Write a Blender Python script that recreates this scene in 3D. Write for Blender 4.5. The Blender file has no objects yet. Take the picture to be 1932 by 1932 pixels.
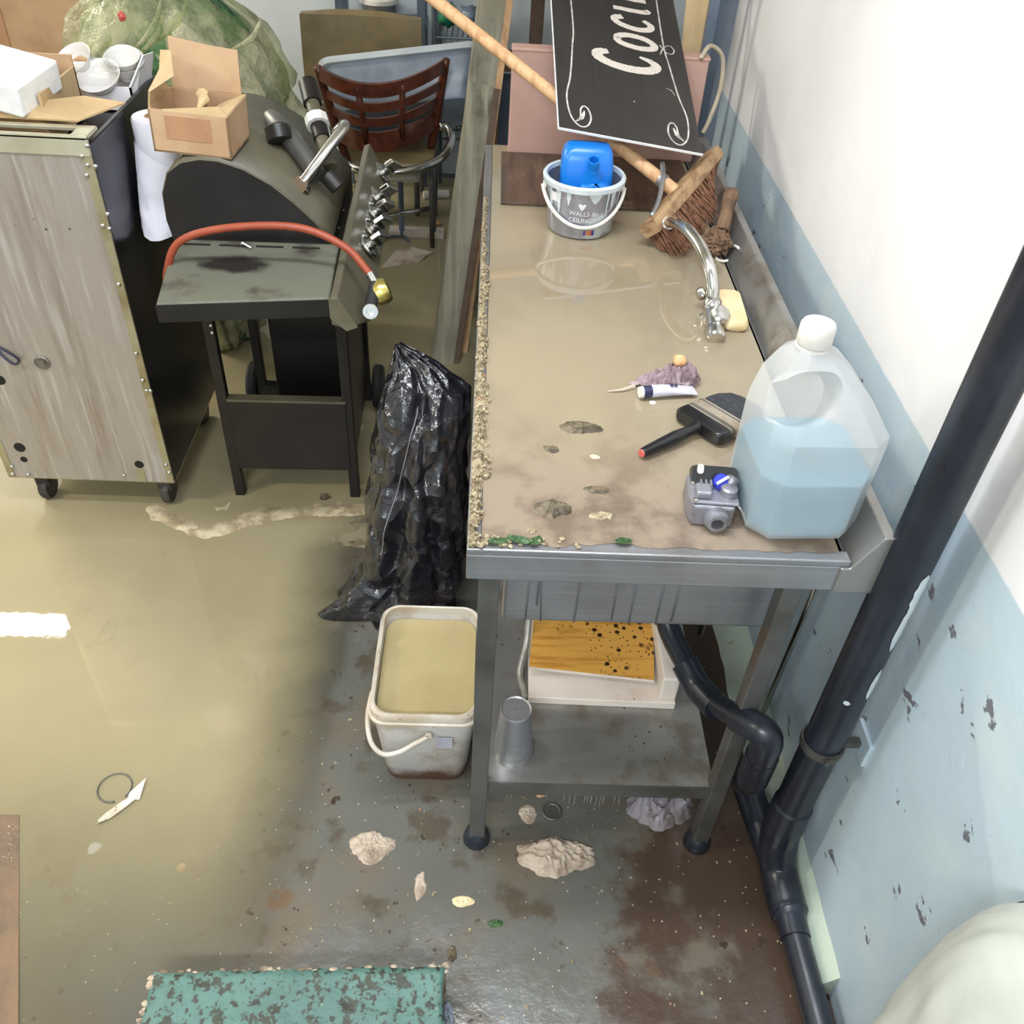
import bpy, bmesh, math, random
from mathutils import Vector, Matrix, noise, Euler
random.seed(7)
S = bpy.context.scene
COL = S.collection
PI = math.pi

# ------------------------------------------------------------------ camera
cam_d = bpy.data.cameras.new('camera'); cam = bpy.data.objects.new('camera', cam_d); COL.objects.link(cam)
cam_d.sensor_width = 36; cam_d.lens = 31.79; cam_d.clip_start = .02
cam.matrix_world = Matrix(((.9987, -.03455, -.03752, 0), (-.00528, .66171, -.74974, 0), (.05073, .74896, .66067, 1.72), (0, 0, 0, 1)))
S.camera = cam
# ------------------------------------------------------------------ world, exposure
w = bpy.data.worlds.new('world'); S.world = w; w.use_nodes = True
w.node_tree.nodes['Background'].inputs[0].default_value = (.75, .82, 1, 1)
w.node_tree.nodes['Background'].inputs[1].default_value = .3
S.view_settings.view_transform = 'Standard'; S.view_settings.look = 'None'
S.view_settings.exposure = 0.05; S.view_settings.gamma = 1; S.view_settings.use_curve_mapping = False
# ceiling lamps of the room and one added fill (fixtures built below): (x0, x1, y, colour, power)
LAMPS = [((-3.6, 3.62, 2.5), (2.4, .17), (1, .93, .80), 165),
         ((-.20, 1.12, 2.5), (1.2, .12), (.88, .93, 1), 36),
         ((-.45, -.95, 2.5), (1.2, .12), (.90, .95, 1), 66),
         ((-2.5, .55, 2.5), (1.2, .12), (1, .94, .82), 46)]  # last one: unseen fill lamp added at the near left to flatten the light

# ------------------------------------------------------------------ materials
def srgb(r, g, b):
    f = lambda c: (c / 255 / 12.92 if c / 255 <= .04045 else ((c / 255 + .055) / 1.055) ** 2.4)
    return (f(r), f(g), f(b), 1)
def mat(name, col, rough=.5, metal=0, blot=None, speck=None, bump=None, streak=None, spec=.5, rvar=0, more=None):
    """blot=(colour, scale, lo, hi) noise patches; speck=(colour, scale, size); bump=(scale, strength, detail); streak=(colour, (sx,sy,sz), lo, hi)"""
    m = bpy.data.materials.new(name); m.use_nodes = True
    t = m.node_tree; N = t.nodes; L = t.links; b = N['Principled BSDF']
    b.inputs['Roughness'].default_value = rough; b.inputs['Metallic'].default_value = metal
    b.inputs['Specular IOR Level'].default_value = spec
    tc = N.new('ShaderNodeTexCoord')
    src = None
    rgb = N.new('ShaderNodeRGB'); rgb.outputs[0].default_value = srgb(*col); src = rgb.outputs[0]
    def mixin(fac, c):
        nonlocal src
        mx = N.new('ShaderNodeMix'); mx.data_type = 'RGBA'
        L.new(fac, mx.inputs[0]); L.new(src, mx.inputs[6]); mx.inputs[7].default_value = srgb(*c); src = mx.outputs[2]
    def nz(scale, vec=None, detail=4, w=None):
        n = N.new('ShaderNodeTexNoise'); n.inputs['Scale'].default_value = scale; n.inputs['Detail'].default_value = detail
        n.inputs['Roughness'].default_value = .6
        L.new(vec or tc.outputs['Object'], n.inputs['Vector']); return n.outputs[0]
    def ramp(v, lo, hi):
        r = N.new('ShaderNodeMapRange'); r.interpolation_type = 'SMOOTHSTEP'
        L.new(v, r.inputs[0]); r.inputs[1].default_value = lo; r.inputs[2].default_value = hi; return r.outputs[0]
    if blot:
        for bl in (blot if isinstance(blot, list) else [blot]): mixin(ramp(nz(bl[1], detail=6), bl[2], bl[3]), bl[0])
    if streak:
        for st in (streak if isinstance(streak, list) else [streak]):
            mp = N.new('ShaderNodeMapping'); mp.inputs['Scale'].default_value = st[1]; L.new(tc.outputs['Object'], mp.inputs[0])
            mixin(ramp(nz(1, mp.outputs[0], 5), st[2], st[3]), st[0])
    if speck:
        for sp in (speck if isinstance(speck, list) else [speck]):
            v = N.new('ShaderNodeTexVoronoi'); v.inputs['Scale'].default_value = sp[1]; L.new(tc.outputs['Object'], v.inputs['Vector'])
            d = ramp(v.outputs['Distance'], sp[2], sp[2] * .6)
            if len(sp) > 3:
                n2 = ramp(nz(sp[3], detail=3), sp[4], sp[4] + .08)
                mu = N.new('ShaderNodeMath'); mu.operation = 'MULTIPLY'; L.new(d, mu.inputs[0]); L.new(n2, mu.inputs[1]); d = mu.outputs[0]
            mixin(d, sp[0])
    L.new(src, b.inputs['Base Color'])
    if rvar:
        r = N.new('ShaderNodeMapRange'); L.new(nz(9), r.inputs[0]); r.inputs[1].default_value = .3; r.inputs[2].default_value = .7
        r.inputs[3].default_value = max(.02, rough - rvar); r.inputs[4].default_value = min(1, rough + rvar); L.new(r.outputs[0], b.inputs['Roughness'])
    if bump:
        bp = N.new('ShaderNodeBump'); bp.inputs['Strength'].default_value = bump[1]; bp.inputs['Distance'].default_value = bump[3] if len(bump) > 3 else .004
        L.new(nz(bump[0], detail=bump[2] if len(bump) > 2 else 4), bp.inputs['Height']); L.new(bp.outputs[0], b.inputs['Normal'])
    if more: more(m, t, b, tc, nz, ramp)
    return m
def see_through(fac, tint=(255, 255, 255)):
    def f(m, t, b, tc, nz, ramp):
        N, L = t.nodes, t.links
        tr = N.new('ShaderNodeBsdfTransparent'); tr.inputs[0].default_value = srgb(*tint)
        mx = N.new('ShaderNodeMixShader'); mx.inputs[0].default_value = fac
        L.new(b.outputs[0], mx.inputs[1]); L.new(tr.outputs[0], mx.inputs[2])
        L.new(mx.outputs[0], N['Material Output'].inputs['Surface'])
    return f
M = {}
M['steel'] = mat('stainless steel', (158, 158, 162), .33, .7, blot=((140, 138, 136), 6, .45, .7), streak=((170, 170, 172), (3, 90, 90), .4, .8), rvar=.08)
M['steel_dirty'] = mat('soiled stainless steel', (150, 148, 144), .36, .6, blot=[((122, 114, 102), 9, .48, .68)], speck=((60, 50, 42), 60, .16, 5, .52), rvar=.12)
M['steel_dark'] = mat('dull steel', (112, 111, 108), .4, .6, blot=((88, 85, 78), 8, .4, .7), rvar=.1)
M['chrome'] = mat('chrome', (215, 215, 212), .17, 1, blot=((170, 165, 155), 14, .5, .7))
M['brass'] = mat('yellow passivated zinc', (205, 190, 110), .25, .9)
M['black_plastic'] = mat('black plastic pipe', (26, 29, 37), .32, blot=((40, 44, 54), 5, .4, .7), speck=((150, 155, 160), 26, .1, 7, .6), rvar=.1)
M['black_enamel'] = mat('black enamelled sheet', (22, 19, 18), .42, blot=((34, 30, 28), 6, .4, .7), speck=((90, 85, 78), 70, .08, 4, .56))
M['olive_enamel'] = mat('dusty dark enamel lid', (100, 95, 76), .4, blot=((82, 78, 63), 4, .4, .65), speck=((120, 116, 100), 40, .07, 4, .58))
def sootmore(m, t, b, tc, nz, ramp):
    N, L = t.nodes, t.links
    mp = N.new('ShaderNodeMapping'); mp.inputs['Location'].default_value = (.21 / .085, -.175 / .045, 0); mp.inputs['Scale'].default_value = (1 / .085, 1 / .045, 0); L.new(tc.outputs['Object'], mp.inputs[0])
    ln = N.new('ShaderNodeVectorMath'); ln.operation = 'LENGTH'; L.new(mp.outputs[0], ln.inputs[0])
    ad = N.new('ShaderNodeMath'); ad.operation = 'MULTIPLY_ADD'; L.new(nz(16, detail=6), ad.inputs[0]); ad.inputs[1].default_value = 1.3; L.new(ln.outputs['Value'], ad.inputs[2])
    mx = N.new('ShaderNodeMix'); mx.data_type = 'RGBA'; L.new(ramp(ad.outputs[0], 1.75, 1.2), mx.inputs[0]); L.new(b.inputs['Base Color'].links[0].from_socket, mx.inputs[6]); mx.inputs[7].default_value = srgb(34, 30, 27); L.new(mx.outputs[2], b.inputs['Base Color'])
M['shelf_enamel'] = mat('sooty dark side shelf', (102, 103, 90), .4, blot=[((60, 53, 46), 9, .52, .7)], speck=((150, 148, 138), 60, .07, 5, .56), more=sootmore)
M['black_rubber'] = mat('black rubber', (20, 20, 22), .7, blot=((34, 32, 32), 12, .4, .7))
M['orange_hose'] = mat('orange rubber hose', (150, 68, 42), .45, blot=((134, 58, 36), 20, .4, .7))
M['white_plastic'] = mat('white plastic', (225, 222, 215), .4, blot=((205, 200, 192), 7, .4, .7))
M['dirty_pail'] = mat('grubby white pail plastic', (204, 196, 184), .45, blot=[((180, 164, 142), 8, .46, .66)], speck=((104, 80, 58), 90, .17, 9, .5))
def pailmore(m, t, b, tc, nz, ramp):
    N, L = t.nodes, t.links
    sx = N.new('ShaderNodeSeparateXYZ'); L.new(tc.outputs['Object'], sx.inputs[0])
    ad = N.new('ShaderNodeMath'); ad.operation = 'MULTIPLY_ADD'; L.new(nz(25), ad.inputs[0]); ad.inputs[1].default_value = -.09; L.new(sx.outputs[2], ad.inputs[2])
    f = ramp(ad.outputs[0], .02, -.03)
    mx = N.new('ShaderNodeMix'); mx.data_type = 'RGBA'; L.new(f, mx.inputs[0])
    L.new(b.inputs['Base Color'].links[0].from_socket, mx.inputs[6]); mx.inputs[7].default_value = srgb(104, 72, 54); L.new(mx.outputs[2], b.inputs['Base Color'])
M['pail_body'] = mat('mud splashed pail wall', (202, 198, 192), .45, blot=[((176, 162, 144), 8, .48, .66)], speck=((110, 85, 62), 80, .16, 8, .5), more=pailmore)
M['mud_water_pail'] = mat('cloudy yellow water', (176, 160, 118), .04, blot=((164, 148, 106), 5, .4, .7))
M['cardboard'] = mat('brown cardboard', (188, 156, 122), .8, blot=((172, 138, 104), 8, .4, .7), bump=(60, .15))
M['cardboard_in'] = mat('pale inside of cardboard', (198, 172, 130), .8, blot=((182, 154, 114), 7, .4, .7), bump=(60, .15))
M['tape'] = mat('brown parcel tape', (176, 134, 100), .35, blot=((166, 124, 92), 12, .4, .6))
M['white_card'] = mat('white card', (226, 224, 226), .6, blot=((208, 206, 212), 6, .4, .7))
M['foam'] = mat('white polystyrene', (232, 232, 230), .7, blot=((222, 222, 220), 30, .4, .7), bump=(90, .1))
M['china'] = mat('white glazed china', (214, 212, 208), .15, blot=((226, 224, 218), 6, .4, .7))
M['paper'] = mat('white tissue paper', (230, 228, 236), .8, blot=((214, 212, 222), 9, .4, .7), bump=(40, .3))
M['grubby_paper'] = mat('wet crumpled tissue', (190, 174, 156), .6, blot=((150, 130, 112), 16, .45, .65), bump=(70, .9, 5, .006))
M['grey_paper'] = mat('crumpled grey plastic film', (150, 142, 146), .3, blot=((120, 108, 106), 12, .45, .65), bump=(40, .4))
M['wood_dark'] = mat('brown varnished wood', (96, 48, 30), .32, streak=((70, 34, 22), (30, 4, 30), .4, .65))
M['wood_pale'] = mat('pale bare pine', (214, 172, 128), .6, streak=((190, 146, 104), (60, 60, 6), .45, .65))
M['wood_broom'] = mat('worn pine block', (170, 138, 102), .65, streak=((130, 98, 70), (50, 6, 50), .45, .65), blot=((110, 82, 60), 12, .56, .7))
M['wood_wet'] = mat('wet brown board', (84, 66, 52), .16, streak=((62, 46, 36), (30, 4, 10), .4, .65), blot=((100, 82, 64), 6, .5, .65), rvar=.08)
M['wood_orange'] = mat('orange wood grain laminate', (208, 156, 74), .35, streak=((178, 122, 50), (5, 70, 5), .48, .66), speck=[((48, 30, 20), 46, .3, 8, .5), ((60, 38, 24), 110, .26, 6, .5)])
M['white_board'] = mat('speckled white board', (222, 210, 198), .45, blot=((206, 190, 176), 8, .45, .65), speck=((70, 52, 42), 45, .14, 7, .54))
M['plank_grey'] = mat('grey green painted plank', (140, 136, 116), .4, streak=((164, 158, 136), (40, 3, 3), .45, .65), blot=((92, 86, 70), 5, .5, .68))
M['plank_edge'] = mat('brown raw plank edge', (104, 84, 68), .7, blot=((84, 66, 54), 14, .4, .65))
M['pink_board'] = mat('dusty pink board', (190, 152, 138), .55, blot=((178, 142, 130), 3, .4, .7))
M['chalkboard'] = mat('black chalkboard', (50, 46, 44), .5, blot=((58, 54, 50), 4, .4, .7), streak=((44, 40, 38), (60, 3, 3), .5, .7))
M['chalk'] = mat('chalk white lettering', (214, 204, 192), .9, speck=((60, 56, 52), 210, .28, 60, .5))
M['chalk_line'] = mat('white painted line', (206, 200, 192), .9, blot=((170, 164, 158), 40, .45, .6))
M['tin'] = mat('silver printed tin', (158, 158, 166), .34, .55, blot=[((196, 204, 206), 9, .55, .6)], rvar=.05)
M['paint_drip'] = mat('dried pale blue paint', (206, 214, 216), .5, blot=((186, 196, 200), 12, .4, .6), bump=(40, .3))
M['blue_plastic'] = mat('bright blue plastic', (22, 118, 208), .28, blot=((16, 104, 192), 8, .4, .7))
M['blue_label'] = mat('dark blue label', (40, 62, 160), .4, blot=((150, 170, 220), 60, .55, .62))
M['bristle'] = mat('red brown coir bristle', (126, 86, 62), .85, streak=((84, 56, 40), (90, 90, 90), .45, .65))
M['rag'] = mat('brown wet rag', (122, 96, 72), .8, blot=((88, 66, 50), 20, .4, .65), bump=(60, .6))
M['soap'] = mat('cream soap', (226, 206, 164), .4, blot=((214, 190, 144), 12, .4, .7))
M['brush_hair'] = mat('black wet paintbrush hair', (32, 36, 44), .42, streak=((60, 64, 72), (160, 160, 160), .5, .65))
M['ferrule'] = mat('tarnished tin ferrule', (176, 164, 148), .35, .5, blot=((150, 134, 114), 14, .45, .65))
M['handle_black'] = mat('black painted handle', (22, 22, 24), .25, blot=((34, 34, 36), 12, .4, .7))
M['red_plastic'] = mat('red plastic tip', (206, 96, 84), .4, blot=((186, 80, 70), 20, .4, .7))
M['cast_alu'] = mat('grey cast aluminium', (146, 146, 154), .42, .55, blot=((116, 114, 116), 20, .45, .65), bump=(60, .3))
M['blue_knob'] = mat('royal blue plastic', (50, 62, 180), .35, blot=((40, 50, 160), 20, .4, .7))
M['tube_white'] = mat('white glue tube', (196, 194, 206), .35, blot=((180, 178, 192), 20, .45, .65))
M['navy'] = mat('navy print', (44, 46, 76), .4, blot=((52, 54, 84), 20, .4, .7))
M['mauve'] = mat('mauve crumpled wrapper', (142, 122, 126), .5, blot=[((108, 88, 92), 26, .45, .62), ((176, 160, 160), 40, .55, .68)], bump=(50, .6))
M['orange_cork'] = mat('tan gobbet', (214, 168, 120), .6, blot=((190, 136, 92), 30, .45, .6))
M['grit'] = mat('wet food grit', (160, 145, 114), .5, blot=[((110, 98, 74), 90, .42, .58), ((186, 172, 144), 140, .54, .64), ((176, 112, 82), 45, .62, .68), ((100, 112, 60), 50, .64, .7)], bump=(200, .6))
M['green_bit'] = mat('wet green leaf', (40, 72, 34), .35, blot=((60, 92, 44), 60, .4, .6))
M['silt'] = mat('pale wet silt', (200, 186, 156), .3, blot=[((150, 132, 104), 16, .4, .62), ((200, 186, 156), 40, .5, .66)], bump=(60, .6))
M['dirt'] = mat('clotted dirt', (110, 98, 76), .5, blot=((70, 60, 44), 50, .4, .6), bump=(70, .8))
M['teal_paint'] = mat('chipped teal paint on concrete', (84, 120, 110), .5, blot=[((72, 104, 96), 5, .4, .65), ((52, 58, 47), 34, .55, .62), ((48, 50, 41), 80, .53, .60), ((132, 134, 118), 44, .66, .71)], bump=(45, .8))
M['concrete'] = mat('bare broken concrete', (176, 160, 138), .8, blot=((110, 96, 80), 22, .45, .6), bump=(50, .9))
M['olive_vinyl'] = mat('olive brown vinyl', (132, 116, 84), .4, blot=((104, 92, 66), 4, .4, .7))
M['tray'] = mat('translucent grey tub', (146, 158, 172), .3, blot=((120, 130, 146), 5, .4, .7), more=see_through(.12))
M['tray_rim'] = mat('pale blue tub rim', (192, 200, 204), .35, blot=((180, 188, 194), 6, .4, .7))
M['green_crate'] = mat('green crate plastic', (22, 112, 78), .4, blot=((16, 92, 64), 6, .4, .7))
M['wire'] = mat('grey coated wire', (96, 106, 112), .4, .4, blot=((80, 88, 94), 20, .4, .7))
M['rack_paint'] = mat('blue grey painted steel', (104, 116, 132), .4, .2, blot=((84, 96, 112), 5, .4, .7))
M['dark_bin'] = mat('dark grimy cupboard', (40, 36, 32), .5, blot=((58, 54, 40), 5, .45, .65))
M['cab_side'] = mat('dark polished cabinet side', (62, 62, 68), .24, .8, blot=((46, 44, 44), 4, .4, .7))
M['cab_front'] = mat('streaked brushed steel panel', (166, 157, 148), .36, .35, streak=[((146, 134, 122), (26, 26, 2.2), .46, .72), ((186, 180, 174), (50, 50, 3), .5, .7)], speck=((70, 60, 52), 34, .12, 4, .58), rvar=.08)
M['cab_trim'] = mat('yellowed steel edge', (176, 168, 138), .35, .55, blot=((150, 138, 104), 10, .4, .7))
M['cab_top'] = mat('polished steel edge', (214, 210, 186), .25, .6, blot=((200, 194, 168), 8, .4, .7))
M['dark_hole'] = mat('unlit hole', (12, 11, 10), .8, blot=((18, 16, 14), 20, .4, .7))
M['castor'] = mat('grimy castor', (78, 74, 68), .5, .3, blot=((50, 46, 42), 18, .4, .65))
M['cable'] = mat('beige cable', (184, 172, 148), .5, blot=((168, 156, 134), 20, .4, .7))
M['blue_wire'] = mat('blue black wire', (48, 48, 66), .4, blot=((60, 60, 84), 20, .4, .7))
M['hose_grey'] = mat('grey flexible hose', (158, 156, 146), .3, .3, blot=((130, 126, 116), 20, .4, .7))
M['lamp_body'] = mat('white lamp housing', (230, 230, 228), .5, blot=((220, 220, 216), 8, .4, .7))
M['leaf_green'] = mat('green netting', (84, 122, 76), .6, blot=[((168, 172, 128), 9, .5, .6), ((38, 84, 50), 12, .5, .6), ((150, 120, 86), 5, .62, .68)], bump=(24, 1.0, 5, .03))
M['trim_paint'] = mat('shaded grey blue paint', (140, 148, 160), .5, blot=((126, 134, 148), 4, .4, .7))
M['sack'] = mat('off white woven sack', (186, 188, 178), .6, blot=((172, 176, 166), 5, .4, .7), bump=(30, .2))
M['speckled_strip'] = mat('speckled brown strip', (116, 90, 64), .45, blot=[((92, 74, 56), 8, .4, .65)], speck=((190, 170, 140), 160, .2, 10, .52), bump=(150, .6))

def filmmore(m, t, b, tc, nz, ramp):
    N, L = t.nodes, t.links
    tr = N.new('ShaderNodeBsdfTransparent'); tr.inputs[0].default_value = srgb(238, 244, 226)
    mx = N.new('ShaderNodeMixShader'); r = N.new('ShaderNodeMapRange'); L.new(nz(7), r.inputs[0]); r.inputs[1].default_value = .35; r.inputs[2].default_value = .65; r.inputs[3].default_value = .85; r.inputs[4].default_value = .35
    L.new(r.outputs[0], mx.inputs[0]); L.new(b.outputs[0], mx.inputs[1]); L.new(tr.outputs[0], mx.inputs[2]); L.new(mx.outputs[0], N['Material Output'].inputs['Surface'])
M['clear_film'] = mat('clear greenish film', (206, 200, 168), .2, blot=((190, 184, 150), 6, .4, .7), bump=(18, 1.0, 5, .03), more=filmmore)
def jugmore(m, t, b, tc, nz, ramp):
    N, L = t.nodes, t.links
    tl = N.new('ShaderNodeBsdfTranslucent'); tl.inputs[0].default_value = srgb(236, 236, 234)
    m1 = N.new('ShaderNodeMixShader'); m1.inputs[0].default_value = .3; L.new(b.outputs[0], m1.inputs[1]); L.new(tl.outputs[0], m1.inputs[2])
    tr = N.new('ShaderNodeBsdfTransparent'); mx = N.new('ShaderNodeMixShader'); mx.inputs[0].default_value = .55
    L.new(m1.outputs[0], mx.inputs[1]); L.new(tr.outputs[0], mx.inputs[2]); L.new(mx.outputs[0], N['Material Output'].inputs['Surface'])
M['jug'] = mat('milky translucent plastic', (232, 232, 230), .3, blot=((222, 222, 222), 6, .4, .7), more=jugmore)
M['jug_liquid'] = mat('pale blue liquid', (64, 128, 152), .1, blot=((108, 158, 176), 4, .4, .7))
def bagmore(m, t, b, tc, nz, ramp):
    N, L = t.nodes, t.links
    b.inputs['Coat Weight'].default_value = .9; b.inputs['Coat Roughness'].default_value = .1
    v = N.new('ShaderNodeTexVoronoi'); v.inputs['Scale'].default_value = 19; wv = N.new('ShaderNodeTexNoise'); wv.inputs['Scale'].default_value = 6; L.new(tc.outputs['Object'], wv.inputs['Vector'])
    av = N.new('ShaderNodeVectorMath'); av.operation = 'MULTIPLY_ADD'; L.new(wv.outputs['Color'], av.inputs[0]); av.inputs[1].default_value = (.16, .16, .16); L.new(tc.outputs['Object'], av.inputs[2]); L.new(av.outputs[0], v.inputs['Vector'])
    b2 = N.new('ShaderNodeBump'); b2.inputs['Strength'].default_value = .8; b2.inputs['Distance'].default_value = .02; L.new(v.outputs['Distance'], b2.inputs['Height'])
    b1 = b.inputs['Normal'].links[0].from_node; L.new(b1.outputs[0], b2.inputs['Normal']); L.new(b2.outputs[0], b.inputs['Normal']); L.new(b2.outputs[0], b.inputs['Coat Normal'])
M['bin_bag'] = mat('black bin bag film', (26, 26, 32), .2, blot=((40, 37, 40), 5, .4, .7), bump=(40, .6, 4, .006), more=bagmore, speck=((120, 116, 110), 60, .06, 6, .58))

# walls: two-tone paint, chipped
def wallmore(m, t, b, tc, nz, ramp):
    N, L = t.nodes, t.links
    sx = N.new('ShaderNodeSeparateXYZ'); L.new(tc.outputs['Object'], sx.inputs[0])
    ad = N.new('ShaderNodeMath'); ad.operation = 'MULTIPLY_ADD'; L.new(nz(30, detail=3), ad.inputs[0]); ad.inputs[1].default_value = .006; L.new(sx.outputs[2], ad.inputs[2])
    f = ramp(ad.outputs[0], .9275, .9335)
    low = b.inputs['Base Color'].links[0].from_socket
    # chipped flakes on the lower paint
    mp = N.new('ShaderNodeMapping'); mp.inputs['Scale'].default_value = (1, 11, 16); mp.inputs['Rotation'].default_value = (.5, 0, 0); L.new(tc.outputs['Object'], mp.inputs[0])
    fl = ramp(nz(1, mp.outputs[0], 7), .645, .66)
    m1 = N.new('ShaderNodeMix'); m1.data_type = 'RGBA'; L.new(fl, m1.inputs[0]); L.new(low, m1.inputs[6]); m1.inputs[7].default_value = srgb(112, 112, 118)
    n2 = N.new('ShaderNodeMix'); n2.data_type = 'RGBA'; L.new(ramp(nz(2.2), .4, .7), n2.inputs[0]); n2.inputs[6].default_value = srgb(232, 230, 228); n2.inputs[7].default_value = srgb(224, 222, 222)
    m2 = N.new('ShaderNodeMix'); m2.data_type = 'RGBA'; L.new(f, m2.inputs[0]); L.new(m1.outputs[2], m2.inputs[6]); L.new(n2.outputs[2], m2.inputs[7])
    L.new(m2.outputs[2], b.inputs['Base Color'])
M['wall'] = mat('two tone painted plaster', (184, 200, 208), .42, blot=[((172, 190, 202), 2.5, .42, .66), ((190, 204, 206), 7, .5, .7)], bump=(9, .25, 6, .01), more=wallmore)
M['fillet'] = mat('pale green painted skirting fillet', (188, 200, 182), .4, blot=[((172, 186, 172), 6, .42, .65), ((140, 116, 90), 18, .66, .72)], bump=(14, .3, 5, .01))
M['wall_pale'] = mat('pale grey blue plaster', (212, 220, 224), .55, blot=((202, 210, 216), 2, .4, .7), bump=(12, .15))
M['ceiling'] = mat('white ceiling', (226, 224, 218), .8, blot=((218, 216, 210), 2, .4, .7))
def floormore(m, t, b, tc, nz, ramp):
    N, L = t.nodes, t.links
    sx = N.new('ShaderNodeSeparateXYZ'); L.new(tc.outputs['Object'], sx.inputs[0])
    src = b.inputs['Base Color'].links[0].from_socket
    # brown worn paint towards the wall
    ad = N.new('ShaderNodeMath'); ad.operation = 'MULTIPLY_ADD'; L.new(nz(5, detail=8), ad.inputs[0]); ad.inputs[1].default_value = .9; L.new(sx.outputs[0], ad.inputs[2])
    f = ramp(ad.outputs[0], .74, .86)
    m1 = N.new('ShaderNodeMix'); m1.data_type = 'RGBA'; L.new(f, m1.inputs[0]); L.new(src, m1.inputs[6]); m1.inputs[7].default_value = srgb(74, 59, 49)
    f2 = ramp(nz(13, detail=8), .645, .675)
    m2 = N.new('ShaderNodeMix'); m2.data_type = 'RGBA'; L.new(f2, m2.inputs[0]); L.new(m1.outputs[2], m2.inputs[6]); m2.inputs[7].default_value = srgb(60, 47, 39)
    v = N.new('ShaderNodeTexVoronoi'); v.inputs['Scale'].default_value = 38; L.new(tc.outputs['Object'], v.inputs['Vector'])
    f3 = ramp(v.outputs['Distance'], .075, .055)
    m3 = N.new('ShaderNodeMix'); m3.data_type = 'RGBA'; L.new(f3, m3.inputs[0]); L.new(m2.outputs[2], m3.inputs[6]); m3.inputs[7].default_value = srgb(172, 164, 150)
    L.new(m3.outputs[2], b.inputs['Base Color'])
M['floor'] = mat('worn grey blue painted concrete', (96, 96, 90), .2, blot=[((104, 95, 82), 3.2, .45, .62), ((82, 74, 62), 7, .54, .64), ((104, 80, 58), 4.5, .63, .67)], speck=[((76, 66, 54), 34, .2, 6, .52), ((60, 52, 44), 60, .2, 5, .54)], rvar=.1, bump=(40, .25, 6, .004), more=floormore)
def floodmore(m, t, b, tc, nz, ramp):
    N, L = t.nodes, t.links
    sx = N.new('ShaderNodeSeparateXYZ'); L.new(tc.outputs['Object'], sx.inputs[0])
    ax = N.new('ShaderNodeMath'); ax.operation = 'MULTIPLY_ADD'; L.new(nz(3, detail=5), ax.inputs[0]); ax.inputs[1].default_value = .16; L.new(sx.outputs[0], ax.inputs[2])
    ay = N.new('ShaderNodeMath'); ay.operation = 'MULTIPLY_ADD'; L.new(nz(2.2, detail=5), ay.inputs[0]); ay.inputs[1].default_value = .3; L.new(sx.outputs[1], ay.inputs[2])
    yr = N.new('ShaderNodeMapRange'); L.new(sx.outputs[1], yr.inputs[0]); yr.inputs[1].default_value = 1.75; yr.inputs[2].default_value = 2.5; yr.inputs[4].default_value = .4
    xs = N.new('ShaderNodeMath'); xs.operation = 'SUBTRACT'; L.new(ax.outputs[0], xs.inputs[0]); L.new(yr.outputs[0], xs.inputs[1])
    fx = ramp(xs.outputs[0], -.20, -.46); fy = ramp(ay.outputs[0], .52, 1.45)
    mu = N.new('ShaderNodeMath'); mu.operation = 'MULTIPLY'; L.new(fx, mu.inputs[0]); L.new(fy, mu.inputs[1])
    mr = N.new('ShaderNodeMapRange'); L.new(mu.outputs[0], mr.inputs[0]); mr.inputs[3].default_value = .0; mr.inputs[4].default_value = .96
    tr = N.new('ShaderNodeBsdfTransparent'); df = N.new('ShaderNodeBsdfDiffuse'); L.new(b.inputs['Base Color'].links[0].from_socket, df.inputs[0])
    mx = N.new('ShaderNodeMixShader'); L.new(mr.outputs[0], mx.inputs[0]); L.new(tr.outputs[0], mx.inputs[1]); L.new(df.outputs[0], mx.inputs[2])
    gl = N.new('ShaderNodeBsdfGlossy'); gl.inputs['Roughness'].default_value = .015
    fr = N.new('ShaderNodeFresnel'); fr.inputs[0].default_value = 1.5
    bp = N.new('ShaderNodeBump'); bp.inputs['Strength'].default_value = .03; bp.inputs['Distance'].default_value = .003; L.new(nz(14), bp.inputs['Height'])
    L.new(bp.outputs[0], gl.inputs['Normal']); L.new(bp.outputs[0], fr.inputs['Normal'])
    fm = N.new('ShaderNodeMath'); fm.operation = 'MULTIPLY'; L.new(fr.outputs[0], fm.inputs[0]); L.new(ramp(mu.outputs[0], .0, .12), fm.inputs[1])
    m2 = N.new('ShaderNodeMixShader'); L.new(fm.outputs[0], m2.inputs[0]); L.new(mx.outputs[0], m2.inputs[1]); L.new(gl.outputs[0], m2.inputs[2])
    L.new(m2.outputs[0], N['Material Output'].inputs['Surface'])
M['flood'] = mat('murky floor water', (160, 149, 117), .03, blot=[((150, 140, 111), 1.6, .4, .7), ((170, 158, 127), 3, .55, .75)], more=floodmore)
M['sink_water'] = mat('murky sink water', (186, 166, 130), .035, blot=[((172, 152, 124), 2.6, .45, .66), ((150, 130, 108), 9, .56, .68)])
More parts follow.
